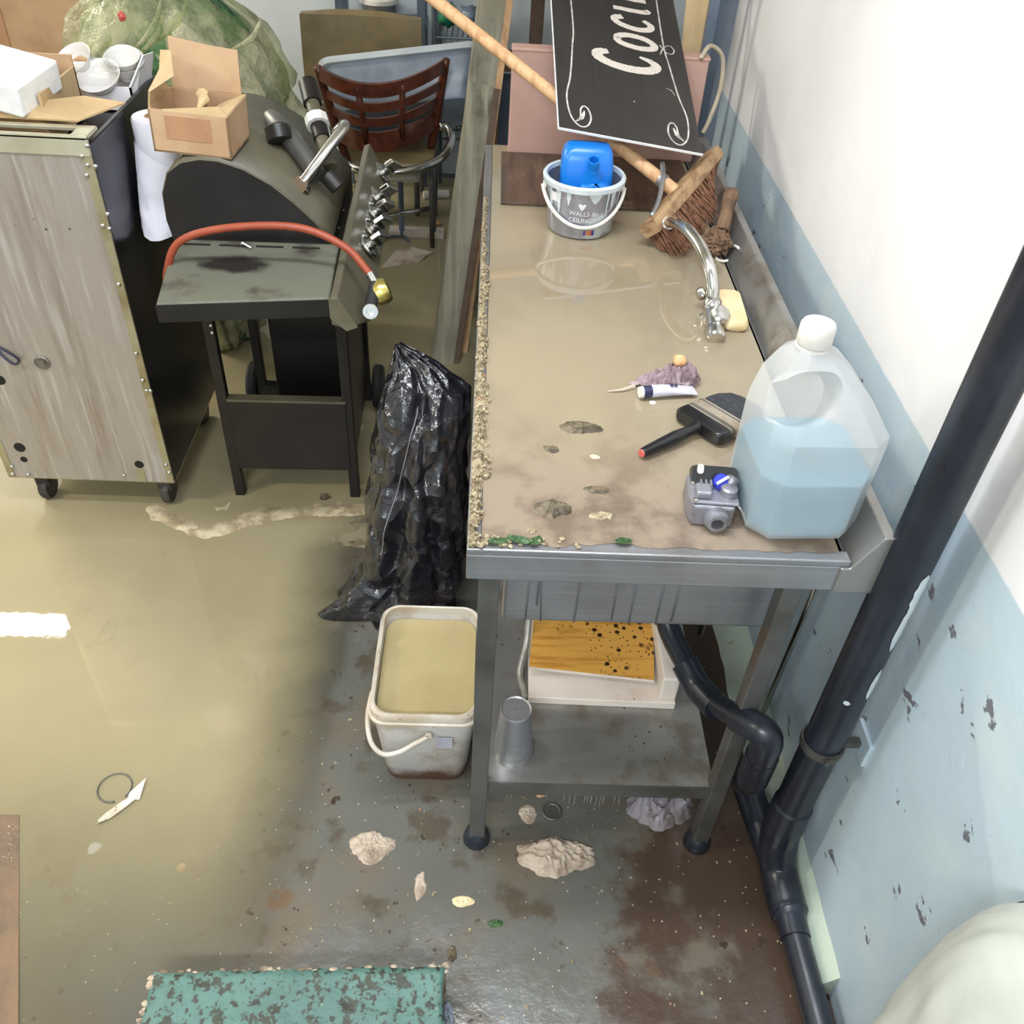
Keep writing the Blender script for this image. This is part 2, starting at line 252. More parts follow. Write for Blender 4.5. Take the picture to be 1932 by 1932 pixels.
def sinkmore(m, t, b, tc, nz, ramp):
    N, L = t.nodes, t.links
    sx = N.new('ShaderNodeSeparateXYZ'); L.new(tc.outputs['Object'], sx.inputs[0])
    ad = N.new('ShaderNodeMath'); ad.operation = 'MULTIPLY_ADD'; L.new(nz(4, detail=5), ad.inputs[0]); ad.inputs[1].default_value = .35; L.new(sx.outputs[1], ad.inputs[2])
    sil = ramp(nz(11, detail=8), .42, .62)
    c1 = N.new('ShaderNodeMix'); c1.data_type = 'RGBA'; L.new(sil, c1.inputs[0]); c1.inputs[6].default_value = srgb(142, 127, 110); c1.inputs[7].default_value = srgb(112, 97, 84)
    m1 = N.new('ShaderNodeMix'); m1.data_type = 'RGBA'; L.new(ramp(ad.outputs[0], 1.12, 1.5), m1.inputs[0]); L.new(c1.outputs[2], m1.inputs[6]); L.new(b.inputs['Base Color'].links[0].from_socket, m1.inputs[7])
    L.new(m1.outputs[2], b.inputs['Base Color'])
M['sink_water'] = mat('murky sink water over silt', (152, 139, 115), .03, blot=[((142, 129, 107), 2.6, .45, .66)], more=sinkmore, spec=.75)

# ------------------------------------------------------------------ mesh helpers
def frame(d):
    d = Vector(d).normalized(); u = d.cross(Vector((0, 0, 1)))
    if u.length < 1e-3: u = Vector((1, 0, 0))
    u.normalize(); return u, d.cross(u).normalized()
class MB:
    def __init__(s): s.v = []; s.f = []
    def add(s, vs, fs):
        o = len(s.v); s.v += [Vector(p) for p in vs]; s.f += [tuple(i + o for i in f) for f in fs]; return s
    def box(s, a, b, M=None):
        (x0, y0, z0), (x1, y1, z1) = a, b
        vs = [Vector(p) for p in ((x0, y0, z0), (x1, y0, z0), (x1, y1, z0), (x0, y1, z0), (x0, y0, z1), (x1, y0, z1), (x1, y1, z1), (x0, y1, z1))]
        if M: vs = [M @ p for p in vs]
        return s.add(vs, [(0, 3, 2, 1), (4, 5, 6, 7), (0, 1, 5, 4), (1, 2, 6, 5), (2, 3, 7, 6), (3, 0, 4, 7)])
    def cyl(s, a, b, r, n=16, r2=None):
        return s.tube([a, b], [r, r2 if r2 is not None else r], n)
    def tube(s, pts, r, n=12, caps=True, sub=0):
        pts = [Vector(p) for p in pts]
        rs = list(r) if isinstance(r, (list, tuple)) else [r] * len(pts)
        if sub: pts, rs = smooth(pts, rs, sub)
        rings = []; u = None
        for i, p in enumerate(pts):
            d = (pts[min(i + 1, len(pts) - 1)] - pts[max(i - 1, 0)])
            d = d.normalized() if d.length > 1e-9 else Vector((0, 0, 1))
            if u is None: u, _ = frame(d)
            u = (u - d * u.dot(d)).normalized(); w = d.cross(u)
            rings.append([p + (u * math.cos(2 * PI * k / n) + w * math.sin(2 * PI * k / n)) * rs[i] for k in range(n)])
        return s.loft(rings, caps)
    def loft(s, rings, caps=True, closed=True):
        n = len(rings[0]); vs = [p for r in rings for p in r]; fs = []
        for i in range(len(rings) - 1):
            for k in range(n if closed else n - 1):
                k2 = (k + 1) % n; fs.append((i * n + k, i * n + k2, (i + 1) * n + k2, (i + 1) * n + k))
        if caps: fs.append(tuple(reversed(range(n)))); fs.append(tuple(range((len(rings) - 1) * n, len(rings) * n)))
        return s.add(vs, fs)
    def lathe(s, prof, M=None, n=28, caps=True):
        M = M or Matrix()
        return s.loft([[M @ Vector((r * math.cos(2 * PI * k / n), r * math.sin(2 * PI * k / n), z)) for k in range(n)] for r, z in prof], caps)
    def prism(s, poly, M, h):
        """poly in local xy, extruded along local z by h"""
        return s.loft([[M @ Vector((x, y, 0)) for x, y in poly], [M @ Vector((x, y, h)) for x, y in poly]])
    def grid(s, fn, nu, nv):
        vs = [fn(i / nu, j / nv) for j in range(nv + 1) for i in range(nu + 1)]
        return s.add(vs, [(j * (nu + 1) + i, j * (nu + 1) + i + 1, (j + 1) * (nu + 1) + i + 1, (j + 1) * (nu + 1) + i) for j in range(nv) for i in range(nu)])
    def blob(s, c, rad, amp=.3, freq=6, nu=20, nv=12, seed=0, ridged=True, floor=None):
        c = Vector(c); rings = []
        for j in range(nv + 1):
            th = PI * (j + .001) / (nv + .002); ring = []
            for i in range(nu):
                ph = 2 * PI * i / nu
                d = Vector((math.sin(th) * math.cos(ph), math.sin(th) * math.sin(ph), math.cos(th)))
                q = d * freq * .3 + Vector((seed * 7.3, seed * 3.1, seed))
                nn = noise.noise(q * 1.3) * .6 + (abs(noise.noise(q * 3)) * 1.2 - .4 if ridged else noise.noise(q * 2.4) * .4)
                p = c + Vector((d.x * rad[0], d.y * rad[1], d.z * rad[2])) * (1 + amp * nn)
                if floor is not None and p.z < floor: p.z = floor
                ring.append(p)
            rings.append(ring)
        rings.reverse()
        return s.loft(rings, True)
    def wad(s, c, rad, h, seed, nu=36, nv=10):
        """crumpled flat heap: irregular outline, creased top, closed underneath"""
        c = Vector(c); rings = []
        for j in range(nv + 1):
            ro = j / nv; ring = []
            for i in range(nu):
                ph = 2 * PI * i / nu; e = Vector((math.cos(ph), math.sin(ph), seed * 3.7))
                o = 1 + .35 * noise.noise(e * 1.1) + .16 * noise.noise(e * 2.6) + .06 * noise.noise(e * 7)
                p = Vector((rad[0] * ro * o * math.cos(ph), rad[1] * ro * o * math.sin(ph), 0))
                q = Vector((p.x / rad[0] * 2.2, p.y / rad[0] * 2.2, seed * 5.1))
                cr = 1 - min(1, abs(noise.noise(q * .9)) * 3.2); cr2 = 1 - min(1, abs(noise.noise(q * 2.1 + Vector((4, 1, 0)))) * 3)
                z = h * (1 - ro ** 4) * (.35 + .3 * noise.noise(q * .6) + .35 * cr + .25 * cr2)
                ring.append(c + p + Vector((.05 * rad[0] * noise.noise(q * 3) * ro, .05 * rad[0] * noise.noise(q * 3.3) * ro, max(.0004, z) if j < nv else 0)))
            rings.append(ring)
        for r in rings[0]: r.xy = c.xy
        return s.loft(rings, False)
def smooth(pts, rs, sub):
    P = [pts[0]] + pts + [pts[-1]]; out = []; ro = []
    for i in range(1, len(P) - 2):
        p0, p1, p2, p3 = P[i - 1], P[i], P[i + 1], P[i + 2]
        for k in range(sub):
            t = k / sub
            out.append(.5 * ((2 * p1) + (p2 - p0) * t + (2 * p0 - 5 * p1 + 4 * p2 - p3) * t * t + (-p0 + 3 * p1 - 3 * p2 + p3) * t ** 3))
            ro.append(rs[i - 1] + (rs[i] - rs[i - 1]) * t)
    out.append(pts[-1]); ro.append(rs[-1]); return out, ro
def thing(name, label, cat, loc=(0, 0, 0), rotz=0, group=None, matrix=None):
    o = bpy.data.objects.new(name, None); COL.objects.link(o); o.empty_display_size = .05
    o.matrix_world = matrix if matrix else Matrix.Translation(loc) @ Matrix.Rotation(rotz, 4, 'Z')
    o['label'] = label; o['category'] = cat
    if group: o['group'] = group
    return o
def build(name, mb, m, parent=None, smooth_=False, bevel=0, local=False, label=None, cat=None, group=None, kind=None, base=None, solid=0, sub=0):
    me = bpy.data.meshes.new(name)
    vs = mb.v
    root = parent
    while root and root.parent: root = root.parent
    inv = None
    if root and not local: inv = root.matrix_world.inverted()
    if root is None and base is not None: inv = Matrix.Translation(Vector(base)).inverted()
    if inv: vs = [inv @ p for p in vs]
    me.from_pydata([tuple(p) for p in vs], [], mb.f); me.validate(); me.update()
    bm = bmesh.new(); bm.from_mesh(me); bmesh.ops.recalc_face_normals(bm, faces=bm.faces); bm.to_mesh(me); bm.free()
    if smooth_:
        me.polygons.foreach_set('use_smooth', [True] * len(me.polygons))
        if smooth_ is not True: me.set_sharp_from_angle(angle=math.radians(smooth_))
    me.materials.append(M[m] if isinstance(m, str) else m)
    o = bpy.data.objects.new(name, me); COL.objects.link(o)
    if parent: o.parent = parent
    elif base is not None: o.location = base
    if solid:
        sm = o.modifiers.new('solid', 'SOLIDIFY'); sm.thickness = solid; sm.offset = 0
    if bevel:
        bv = o.modifiers.new('bevel', 'BEVEL'); bv.width = bevel; bv.segments = 2; bv.limit_method = 'ANGLE'; bv.angle_limit = math.radians(40)
    if sub:
        sb = o.modifiers.new('sub', 'SUBSURF'); sb.levels = sub; sb.render_levels = sub
    if label: o['label'] = label
    if cat: o['category'] = cat
    if group: o['group'] = group
    if kind: o['kind'] = kind
    return o
def struct(name, mb, m, **k): return build(name, mb, m, kind='structure', **k)
def axes(o, x, y, z):
    return Matrix((( x[0], y[0], z[0], o[0]), (x[1], y[1], z[1], o[1]), (x[2], y[2], z[2], o[2]), (0, 0, 0, 1)))
def rect(w, h, r, n=5):
    """rounded rectangle outline centred on the origin"""
    out = []
    for cx, cy, a0 in ((w / 2 - r, h / 2 - r, 0), (-w / 2 + r, h / 2 - r, PI / 2), (-w / 2 + r, -h / 2 + r, PI), (w / 2 - r, -h / 2 + r, 1.5 * PI)):
        for k in range(n + 1):
            a = a0 + PI / 2 * k / n; out.append((cx + r * math.cos(a), cy + r * math.sin(a)))
    return out
def text_mesh(s, size):
    c = bpy.data.curves.new('t', 'FONT'); c.body = s; c.size = size; c.align_x = 'CENTER'; c.extrude = 0
    o = bpy.data.objects.new('t', c); COL.objects.link(o); bpy.context.view_layer.update()
    me = bpy.data.meshes.new_from_object(o.evaluated_get(bpy.context.evaluated_depsgraph_get()))
    r = ([v.co.copy() for v in me.vertices], [tuple(p.vertices) for p in me.polygons])
    bpy.data.objects.remove(o); bpy.data.curves.remove(c); bpy.data.meshes.remove(me); return r

# ================================================================== THE ROOM
X0, X1, Y0, Y1, ZC = -4.4, .67, -1.6, 4.47, 2.62
struct('floor', MB().box((X0 - .1, Y0 - .1, -.06), (1.6, Y1 + .1, 0)), 'floor')
struct('ceiling', MB().box((X0 - .1, Y0 - .1, ZC), (1.6, Y1 + .1, ZC + .06)), 'ceiling')
struct('wall_right', MB().box((X1, Y0, 0), (X1 + .12, 2.8, ZC)), 'wall')
struct('wall_back', MB().box((X0, Y1, 0), (1.5, Y1 + .1, ZC)), 'wall_pale')
struct('wall_left', MB().box((X0 - .1, Y0, 0), (X0, Y1, ZC)), 'wall_pale')
struct('wall_front', MB().box((X0, Y0 - .1, 0), (X1 + .12, Y0, ZC)), 'wall_pale')
struct('wall_alcove', MB().box((1.4, 2.8, 0), (1.5, Y1, ZC)), 'wall_pale')
# sloped painted fillet at the foot of the wall, it stops short near the camera
fi = MB(); n = 60; rings = []
for k in range(n + 1):
    y = .652 + (2.8 - .652) * k / n; j = .006 * noise.noise(Vector((3, y * 14, 0))) + .003 * noise.noise(Vector((9, y * 50, 0)))
    rings.append([Vector((.612 + j, y, 0)), Vector((.620 + j, y, .016)), Vector((.652, y, .052)), Vector((.6705, y, .075 + j)), Vector((.6705, y, 0))])
fi.loft(rings); struct('baseboard_right', fi, 'fillet', smooth_=40)
struct('trim_1', MB().box((.62, 2.8, 0), (.80, 2.90, ZC)), 'trim_paint')

# ceiling lamps
def lamp(p, size, col, power, label):
    t = thing('ceiling_light', label, 'light', (p[0], p[1], p[2]), group='tube lights on the ceiling')
    build('housing', MB().box((-size[0] / 2 - .03, -size[1] / 2 - .02, .012), (size[0] / 2 + .03, size[1] / 2 + .02, ZC - p[2])), 'lamp_body', t, bevel=.01, local=True)
    for s in (-1, 1): build('end_cap', MB().box((s * (size[0] / 2 + .015) - .015, -size[1] / 2 - .02, -.02), (s * (size[0] / 2 + .015) + .015, size[1] / 2 + .02, .012)), 'lamp_body', t, local=True)
    d = bpy.data.lights.new('tube_light', 'AREA'); d.shape = 'RECTANGLE'; d.size, d.size_y = size; d.color = col; d.energy = power
    o = bpy.data.objects.new('tube_light', d); COL.objects.link(o); o.parent = t; o.location = (0, 0, .006)
for l, lab in zip(LAMPS, ('tube light on the ceiling at the far left, mirrored in the floor water', 'tube light on the ceiling above the sink table', 'tube light on the ceiling behind the viewer', 'added fill light on the ceiling at the near left')): lamp(*l, lab)

# ================================================================== FLOOD WATER, SILT
wt = MB()
wt.grid(lambda u, v: Vector((-4.3 + 4.28 * u, -.2 + 4.6 * v, .0045)), 8, 8)
build('flood_water', wt, 'flood', label='murky yellow brown water spread over the left floor', cat='water')
ridge = [Vector((-1.0, 1.93, 0)), Vector((-.909, 1.905, 0)), Vector((-.82, 1.845, 0)), Vector((-.74, 1.822, 0)), Vector((-.67, 1.85, 0)), Vector((-.598, 1.9, 0)), Vector((-.5, 1.915, 0)), Vector((-.33, 1.94, 0)), Vector((-.2, 1.95, 0))]
def segd(p, a, b):
    t = max(0, min(1, (p - a).dot(b - a) / (b - a).length_squared)); return (p - (a + (b - a) * t)).length
def silth(x, y):
    p = Vector((x, y, 0)); d = min(segd(p, ridge[i], ridge[i + 1]) for i in range(len(ridge) - 1))
    n = noise.fractal(Vector((x * 9, y * 16, 2)), 1, 2, 5); n2 = noise.fractal(Vector((x * 40, y * 40, 5)), 1, 2, 3)
    yb = .0045 + .0095 * math.exp(-(d / .026) ** 2) + .004 * n + .0018 * n2
    if y > 1.9 + .1: yb += -.002 + .0012 * n2
    e = min((x + 1.0) / .1, (-.18 - x) / .05, (y - 1.76) / .03, (2.32 - y) / .15, 1)
    return yb - .0035 - (1 - max(0, e)) * .02
sm = MB(); sm.grid(lambda u, v: Vector((-1.0 + .82 * u, 1.76 + .56 * v, max(-.004, silth(-1.0 + .82 * u, 1.76 + .56 * v)))), 150, 110)
build('silt_ridge', sm, 'silt', smooth_=True, label='pale curved ridge of washed-up silt below the grill', cat='silt', kind='stuff')

# ================================================================== SINK TABLE
t = thing('sink_table', 'stainless steel sink table flooded with muddy water', 'table', (.25, 1.6, 0))
TY0, TY1 = .90, 2.46
wtop = MB(); wtop.box((-.014, TY0, .797), (.525, TY1, .845))
wtop.box((-.014, TY0, .845), (.525, TY0 + .022, .856)); wtop.box((-.014, TY0 + .022, .845), (.006, TY1, .856))
build('worktop', wtop, 'steel', t, bevel=.002)
up = MB(); P = [(.512, .845), (.525, .845), (.556, .905), (.572, .905), (.572, .797), (.512, .797)]
up.loft([[Vector((x, TY0 - .004, z)) for x, z in P], [Vector((x, TY1, z)) for x, z in P]]); build('upstand', up, 'steel_dirty', t, bevel=.002)
bs = MB(); bs.box((.045, 1.0, .60), (.50, 1.56, .797)); build('sink_basin', bs, 'steel', t, bevel=.006)
for (x, y) in ((.020, .942), (.472, .942), (.020, 2.36), (.472, 2.36)):
    lg = build('leg', MB().box((x - .0155, y - .0155, .03), (x + .0155, y + .0155, .80)), 'steel_dark', t, bevel=.002)
    build('foot', MB().lathe([(.012, .045), (.016, .035), (.022, .03), (.026, .016), (.028, .004), (.026, 0)], Matrix.Translation((x, y, 0)), 18), 'black_plastic', lg, smooth_=40)
sh = MB(); sh.box((.030, .94, .205), (.466, 2.36, .213)); build('shelf', sh, 'steel_dirty', t)
build('shelf_edge', MB().box((.039, .936, .178), (.457, .940, .2135)), 'steel_dark', t)
build('gusset', MB().box((.040, .95, .125), (.066, .957, .178)), 'steel_dark', t)
for x, z0, z1 in ((.085, .79, .50), (.105, .79, .60), (.165, .79, .56), (.225, .78, .61), (.255, .78, .60), (.300, .79, .60), (.325, .78, .61), (.10, .79, .64), (.43, .79, .72)):
    build('water_streak', MB().tube([(x, .9995, z0), (x + .004 * noise.noise(Vector((x * 90, 1, 0))), .9992, (z0 + max(z1, .602)) / 2), (x + .006 * noise.noise(Vector((x * 90, 5, 0))), .9992, max(z1, .602))], [.0012, .002, .0016], 6), 'steel', t, smooth_=True)
rn = random.Random(2); dr = MB()
for k in range(26):
    x = .06 + .38 * rn.random(); dr.tube([(x, .937, .180), (x, .937, .165), (x, .937, .178 - rn.uniform(.018, .04))], [.0012, .0009, .0004], 5)
build('drips', dr, 'steel', t, kind='stuff')
# muddy water standing on the worktop
def sw(u, v):
    x = .006 + .506 * u; y = .9215 + (TY1 - .9235) * v
    if v == 0: y += -.006 + .012 * noise.noise(Vector((x * 13, 1, 0))) + .006 * noise.noise(Vector((x * 40, 4, 0)))
    return Vector((x, y, .8575 if v > 0 else .8565))
swm = MB(); swm.grid(sw, 90, 40); build('sink_water', swm, 'sink_water', label='muddy brown water standing on the steel sink table', cat='water', smooth_=True)

# ================================================================== DRAIN PIPES
t = thing('waste_stack', 'tall black soil pipe clamped to the wall with branch fittings at its foot', 'pipe', (.6, .89, 0))
build('stack_pipe', MB().cyl((.6, .893, .13), (.6, .893, ZC), .033, 28), 'black_plastic', t, smooth_=40)
build('collar', MB().lathe([(.033, .0), (.038, .0), (.038, .012), (.0365, .07), (.033, .075)], Matrix.Translation((.6, .893, .17)), 28, False), 'black_plastic', t, smooth_=30)
build('wye_fitting', MB().tube([(.600, .893, .17), (.602, .888, .12), (.608, .86, .065), (.612, .80, .05), (.614, .775, .05)], [.037, .037, .036, .036, .036], 24, sub=6), 'black_plastic', t, smooth_=40)
build('wye_branch', MB().tube([(.575, 1.02, .088), (.59, .95, .07), (.606, .86, .06)], .030, 20, sub=5), 'black_plastic', t, smooth_=40)
build('reducer', MB().lathe([(.036, 0), (.030, .012), (.028, .014), (.028, .05)], Matrix.Translation((.614, .78, .05)) @ Matrix.Rotation(PI / 2, 4, 'X'), 24), 'black_plastic', t, smooth_=40)
build('floor_pipe', MB().tube([(.614, .76, .05), (.622, .58, .045), (.626, .50, .043), (.64, .47, .043), (.672, .462, .043)], .0245, 20), 'black_plastic', t, smooth_=40)
cl = MB(); cl.lathe([(.034, -.009), (.037, -.009), (.038, 0), (.037, .009), (.034, .009)], Matrix.Translation((.6, .893, .435)), 30, False)
cl.box((.63, .887, .428), (.668, .899, .442)); cl.box((.6, .853, .428), (.612, .858, .442)); cl.box((.592, .848, .430), (.60, .854, .440))
build('clamp', cl, 'steel_dark', t, smooth_=35)
build('clamp_plate', MB().box((.664, .862, .41), (.671, .925, .465)), 'wall', t, bevel=.002)
for (z, h, a, w_) in ((.835, .07, -1.05, .010), (.755, .09, -1.08, .009), (.63, .075, -1.02, .007), (.585, .010, -1.95, .005), (.80, .05, -.95, .010)):
    d = MB()
    def drip(u, v, z=z, h=h, a=a, w_=w_):
        ww = w_ * (math.sin(PI * min(.999, max(.001, v))) ** .5) * (1 + .4 * noise.noise(Vector((v * 5, z * 9, 0)))) / .033
        an = a + (u - .5) * 2 * ww + .05 * noise.noise(Vector((v * 4, z, 3)))
        return Vector((.6 + .0336 * math.cos(an), .893 + .0336 * math.sin(an), z + h * (v - .5)))
    d.grid(drip, 6, 14); build('paint_smear', d, 'paint_drip', t, smooth_=True)

t = thing('sink_waste', 'black bent waste pipe running from under the sink to the floor drain', 'pipe', (.49, .95, .1))
A = [(.345, 1.24, .60), (.352, 1.22, .50), (.373, 1.15, .424), (.412, 1.06, .392)]
build('drop_pipe', MB().tube(A, .0215, 18, sub=4), 'black_plastic', t, smooth_=40)
build('elbow', MB().tube([(.398, 1.085, .40), (.418, 1.045, .385), (.432, 1.01, .392), (.442, .985, .40)], .026, 18, sub=5), 'black_plastic', t, smooth_=40)
build('cross_pipe', MB().tube([(.43, 1.01, .392), (.478, .905, .458)], .0205, 18), 'black_plastic', t, smooth_=40)
build('elbow', MB().tube([(.462, .935, .44), (.482, .897, .466), (.498, .884, .455), (.503, .887, .41), (.505, .892, .37)], .0265, 18, sub=5), 'black_plastic', t, smooth_=40)
build('coupling', MB().cyl((.504, .889, .40), (.514, .908, .30), .0285, 20), 'black_plastic', t, smooth_=40)
build('lower_pipe', MB().tube([(.512, .905, .31), (.52, .93, .25), (.545, .985, .16), (.566, 1.02, .11), (.58, 1.0, .08)], .0245, 18, sub=5), 'black_plastic', t, smooth_=40)
build('wire_conduit', MB().tube([(.646, 1.185, .80), (.646, 1.190, .479), (.646, 1.205, .085)], .006, 10), 'chrome', label='thin shiny metal conduit rising along the wall behind the table leg', cat='conduit', smooth_=True, base=(.646, 1.19, .08))
build('metal_rod', MB().tube([(.50, 1.32, .213), (.545, 1.42, .36), (.55, 1.43, .37)], .006, 10), 'chrome', label='short bright rod leaning behind the waste pipe under the sink', cat='rod', smooth_=True, base=(.5, 1.32, .213))

# ================================================================== STEEL CABINET ON CASTORS
t = thing('steel_cabinet', 'tall streaked stainless steel cabinet on castors with riveted edges', 'cabinet', (-1.04, 2.12, 0))
cx0, cx1, cy0, cy1, cz0, cz1 = -1.266, -.826, 1.90, 2.38, .112, 1.022
sd = MB(); sd.box((cx1 - .012, cy0 + .004, cz0), (cx1, cy1, cz1 - .01)); build('side_panel', sd, 'cab_side', t, bevel=.002)
build('side_panel', MB().box((cx0, cy0 + .004, cz0), (cx0 + .012, cy1, cz1 - .01)), 'cab_side', t)
build('back_panel', MB().box((cx0, cy1 - .012, cz0), (cx1, cy1, cz1 - .02)), 'cab_side', t)
build('bottom_panel', MB().box((cx0, cy0, cz0 - .004), (cx1, cy1, cz0)), 'cab_trim', t)
build('inner_deck', MB().box((cx0 + .012, cy0 + .05, .955), (cx1 - .012, cy1 - .012, .965)), 'cab_side', t)
fp = build('front_panel', MB().box((cx0 + .004, cy0 - .002, cz0), (cx1 - .004, cy0 + .004, cz1 - .03)), 'cab_front', t)
for x0, x1 in ((cx1 - .018, cx1), (cx0, cx0 + .018)): build('edge_strip', MB().box((x0, cy0 - .004, cz0), (x1, cy0 + .002, cz1 - .03)), 'cab_trim', t)
tr = MB()
# top rail with a slot-shaped hand hole
tr.box((cx0, cy0 - .006, cz1 - .032), (cx1, cy0 + .004, cz1 + .006))
sx0, sx1, sy0, sy1 = -1.25, -.862, cy0 + .008, cy0 + .046
tr.box((cx0, cy0 - .006, cz1), (cx1, sy0, cz1 + .008)); tr.box((cx0, sy1, cz1), (cx1, cy0 + .062, cz1 + .008)); tr.box((sx1, sy0, cz1), (cx1, sy1, cz1 + .008)); tr.box((cx0, sy0, cz1), (sx0, sy1, cz1 + .008))
build('top_rail', tr, 'cab_top', t, bevel=.0015)
build('slot_recess', MB().box((sx0, sy0 + .001, cz1 - .03), (sx1, sy1 - .001, cz1 - .015)), 'dark_hole', t)
rv = [(-.828, 1.012), (-.838, .972), (-.822, .970), (-.822, .867), (-.839, .840), (-.826, .834), (-.837, .70), (-.838, .518), (-.839, .441), (-.836, .411), (-.826, .411), (-.835, .175), (-.832, .148), (-.955, .133), (-1.211, .124), (-1.252, .124), (-1.246, .15), (-.845, .99), (-.845, .95)]
proto = None
for x, z in rv:
    if proto is None:
        proto = build('rivet', MB().lathe([(.0058, 0), (.0055, .002), (.0035, .0042), (.0008, .005)], Matrix.Rotation(PI / 2, 4, 'X'), 12), 'chrome', t, smooth_=True, local=True); o = proto
    else:
        o = proto.copy(); COL.objects.link(o); o.parent = t
    o.location = t.matrix_world.inverted() @ Vector((x, cy0 - .004, z))
def disc(x, z, r, m, name, d=.003): return build(name, MB().cyl((x, cy0 - d, z), (x, cy0 + .001, z), r, 22), m, t, smooth_=40)
disc(-1.192, .424, .014, 'dark_hole', 'hole'); disc(-1.207, .214, .0145, 'dark_hole', 'hole'); disc(-1.208, .174, .009, 'dark_hole', 'hole'); disc(-.907, .171, .012, 'dark_hole', 'hole')
build('lock', MB().lathe([(.019, 0), (.019, .004), (.016, .006), (.015, .002), (.009, .002), (.009, .007), (.001, .008)], Matrix.Translation((-1.072, cy0 - .002, .481)) @ Matrix.Rotation(PI / 2, 4, 'X'), 24), 'steel_dirty', t, smooth_=40)
build('loose_wire', MB().tube([(-1.24, cy0 - .006, .60), (-1.19, cy0 - .02, .56), (-1.15, cy0 - .03, .54), (-1.118, cy0 - .02, .50), (-1.135, cy0 - .012, .478), (-1.16, cy0 - .008, .50), (-1.17, cy0 - .004, .53)], .0035, 8, sub=6), 'blue_wire', t, smooth_=True)
build('latch_tab', MB().box((-.922, cy0 - .004, .112), (-.898, cy0 - .001, .155)), 'cab_trim', t)
for x, y in ((-1.205, 1.955), (-.872, 1.955), (-1.205, 2.33), (-.872, 2.33)):
    c = build('castor', MB().box((x - .018, y - .025, .05), (x + .018, y + .025, .11)), 'castor', t, bevel=.004)
    build('wheel', MB().lathe([(.012, -.012), (.036, -.012), (.04, -.006), (.04, .006), (.036, .012), (.012, .012)], Matrix.Translation((x, y, .04)) @ Matrix.Rotation(PI / 2, 4, 'Y'), 20), 'castor', c, smooth_=40)

# cardboard box standing in the cabinet's open top, polystyrene block and flap
t = thing('carton', 'open cardboard carton in the top of the steel cabinet', 'box', (-1.08, 2.15, .965))
build('carton_wall', MB().box((-1.245, 2.195, .965), (-.945, 2.201, 1.10)), 'cardboard', t)
build('carton_wall', MB().box((-1.245, 1.985, .965), (-1.239, 2.20, 1.115)), 'cardboard', t)
build('carton_wall', MB().box((-.951, 2.0, .965), (-.945, 2.20, 1.075)), 'cardboard_in', t)
build('carton_base', MB().box((-1.245, 1.985, .965), (-.945, 2.20, .970)), 'cardboard_in', t)
build('flap', MB().add([(-1.045, 1.972, 1.034), (-.865, 1.965, 1.036), (-.79, 2.05, 1.05), (-.88, 2.06, 1.056), (-1.02, 2.0, 1.05)], [(0, 1, 2, 3, 4)]), 'cardboard_in', t, solid=.004)
build('flap', MB().add([(-1.24, 1.97, 1.034), (-1.05, 1.972, 1.034), (-1.1, 2.03, 1.05), (-1.24, 2.03, 1.05)], [(0, 1, 2, 3)]), 'cardboard', t, solid=.004)
Mx = Matrix.Translation((-1.115, 2.06, 1.10)) @ Euler((.12, .14, -.22)).to_matrix().to_4x4()
build('polystyrene_block', MB().box((-.19, -.075, -.03), (.17, .075, .035), Mx), 'foam', label='thick white polystyrene block tilted on the cardboard carton', cat='packing', bevel=.006, base=(-1.05, 2.08, 1.06))
build('plastic_bottle', MB().lathe([(.03, 0), (.032, .01), (.032, .07), (.026, .085), (.012, .095), (.012, .11)], Matrix.Translation((-1.17, 2.02, .97)), 18), 'white_plastic', label='small pale bottle below the polystyrene block', cat='bottle', smooth_=40, base=(-1.17, 2.02, .97))

# ================================================================== CHINA, PAPER ROLL, BAG
t = thing('white_carton', 'white carton of bowls in the back of the steel cabinet top', 'box', (-.95, 2.24, .965))
bx0, bx1, by0, by1 = -1.04, -.845, 2.245, 2.36
for a, b in (((bx0, by0, .965), (bx1, by0 + .004, 1.022)), ((bx0, by1 - .004, .965), (bx1, by1, 1.05)), ((bx0, by0, .965), (bx0 + .004, by1, 1.045))): build('carton_wall', MB().box(a, b), 'white_card', t)
build('carton_wall', MB().loft([[Vector((x, by0, .965)), Vector((x, by1, .965)), Vector((x + .03, by1, 1.07)), Vector((x + .022, by1 - .05, 1.075)), Vector((x, by0, 1.022))] for x in (bx1 - .004, bx1)]), 'white_card', t)
build('carton_base', MB().box((bx0, by0, .965), (bx1, by1, .969)), 'white_card', t)
build('packing_paper', MB().box((bx0 + .006, by0 + .006, .969), (bx1 - .006, by1 - .006, 1.0)), 'paper', t)
def bowl(c, r, tilt, lab, h=.7):
    Mx = Matrix.Translation(c) @ Euler(tilt).to_matrix().to_4x4()
    pr = [(r * .42, 0), (r * .45, .006), (r * .62, r * h * .3), (r * .86, r * h * .7), (r * .98, r * h), (r, r * h + .003), (r * .95, r * h + .002), (r * .82, r * h * .72), (r * .55, r * h * .32), (.002, r * h * .2)]
    ob = build('bowl', MB().lathe(pr, None, 32), 'china', local=True, smooth_=50, label=lab, cat='bowl', group='china bowls in the white carton'); ob.matrix_world = Mx
bowl((-.915, 2.275, 1.008), .052, (.50, -.12, 0), 'white bowl lying tilted at the front of the white carton')
bowl((-.875, 2.325, 1.022), .047, (.38, .1, 0), 'outer white bowl of the nested pair in the white carton', .95)
bowl((-.876, 2.323, 1.036), .039, (.38, .1, 0), 'inner white bowl of the nested pair in the white carton', .95)
bowl((-.975, 2.325, 1.022), .047, (.5, -.3, 0), 'white bowl at the left with a scrap of paper in it', 1.0)
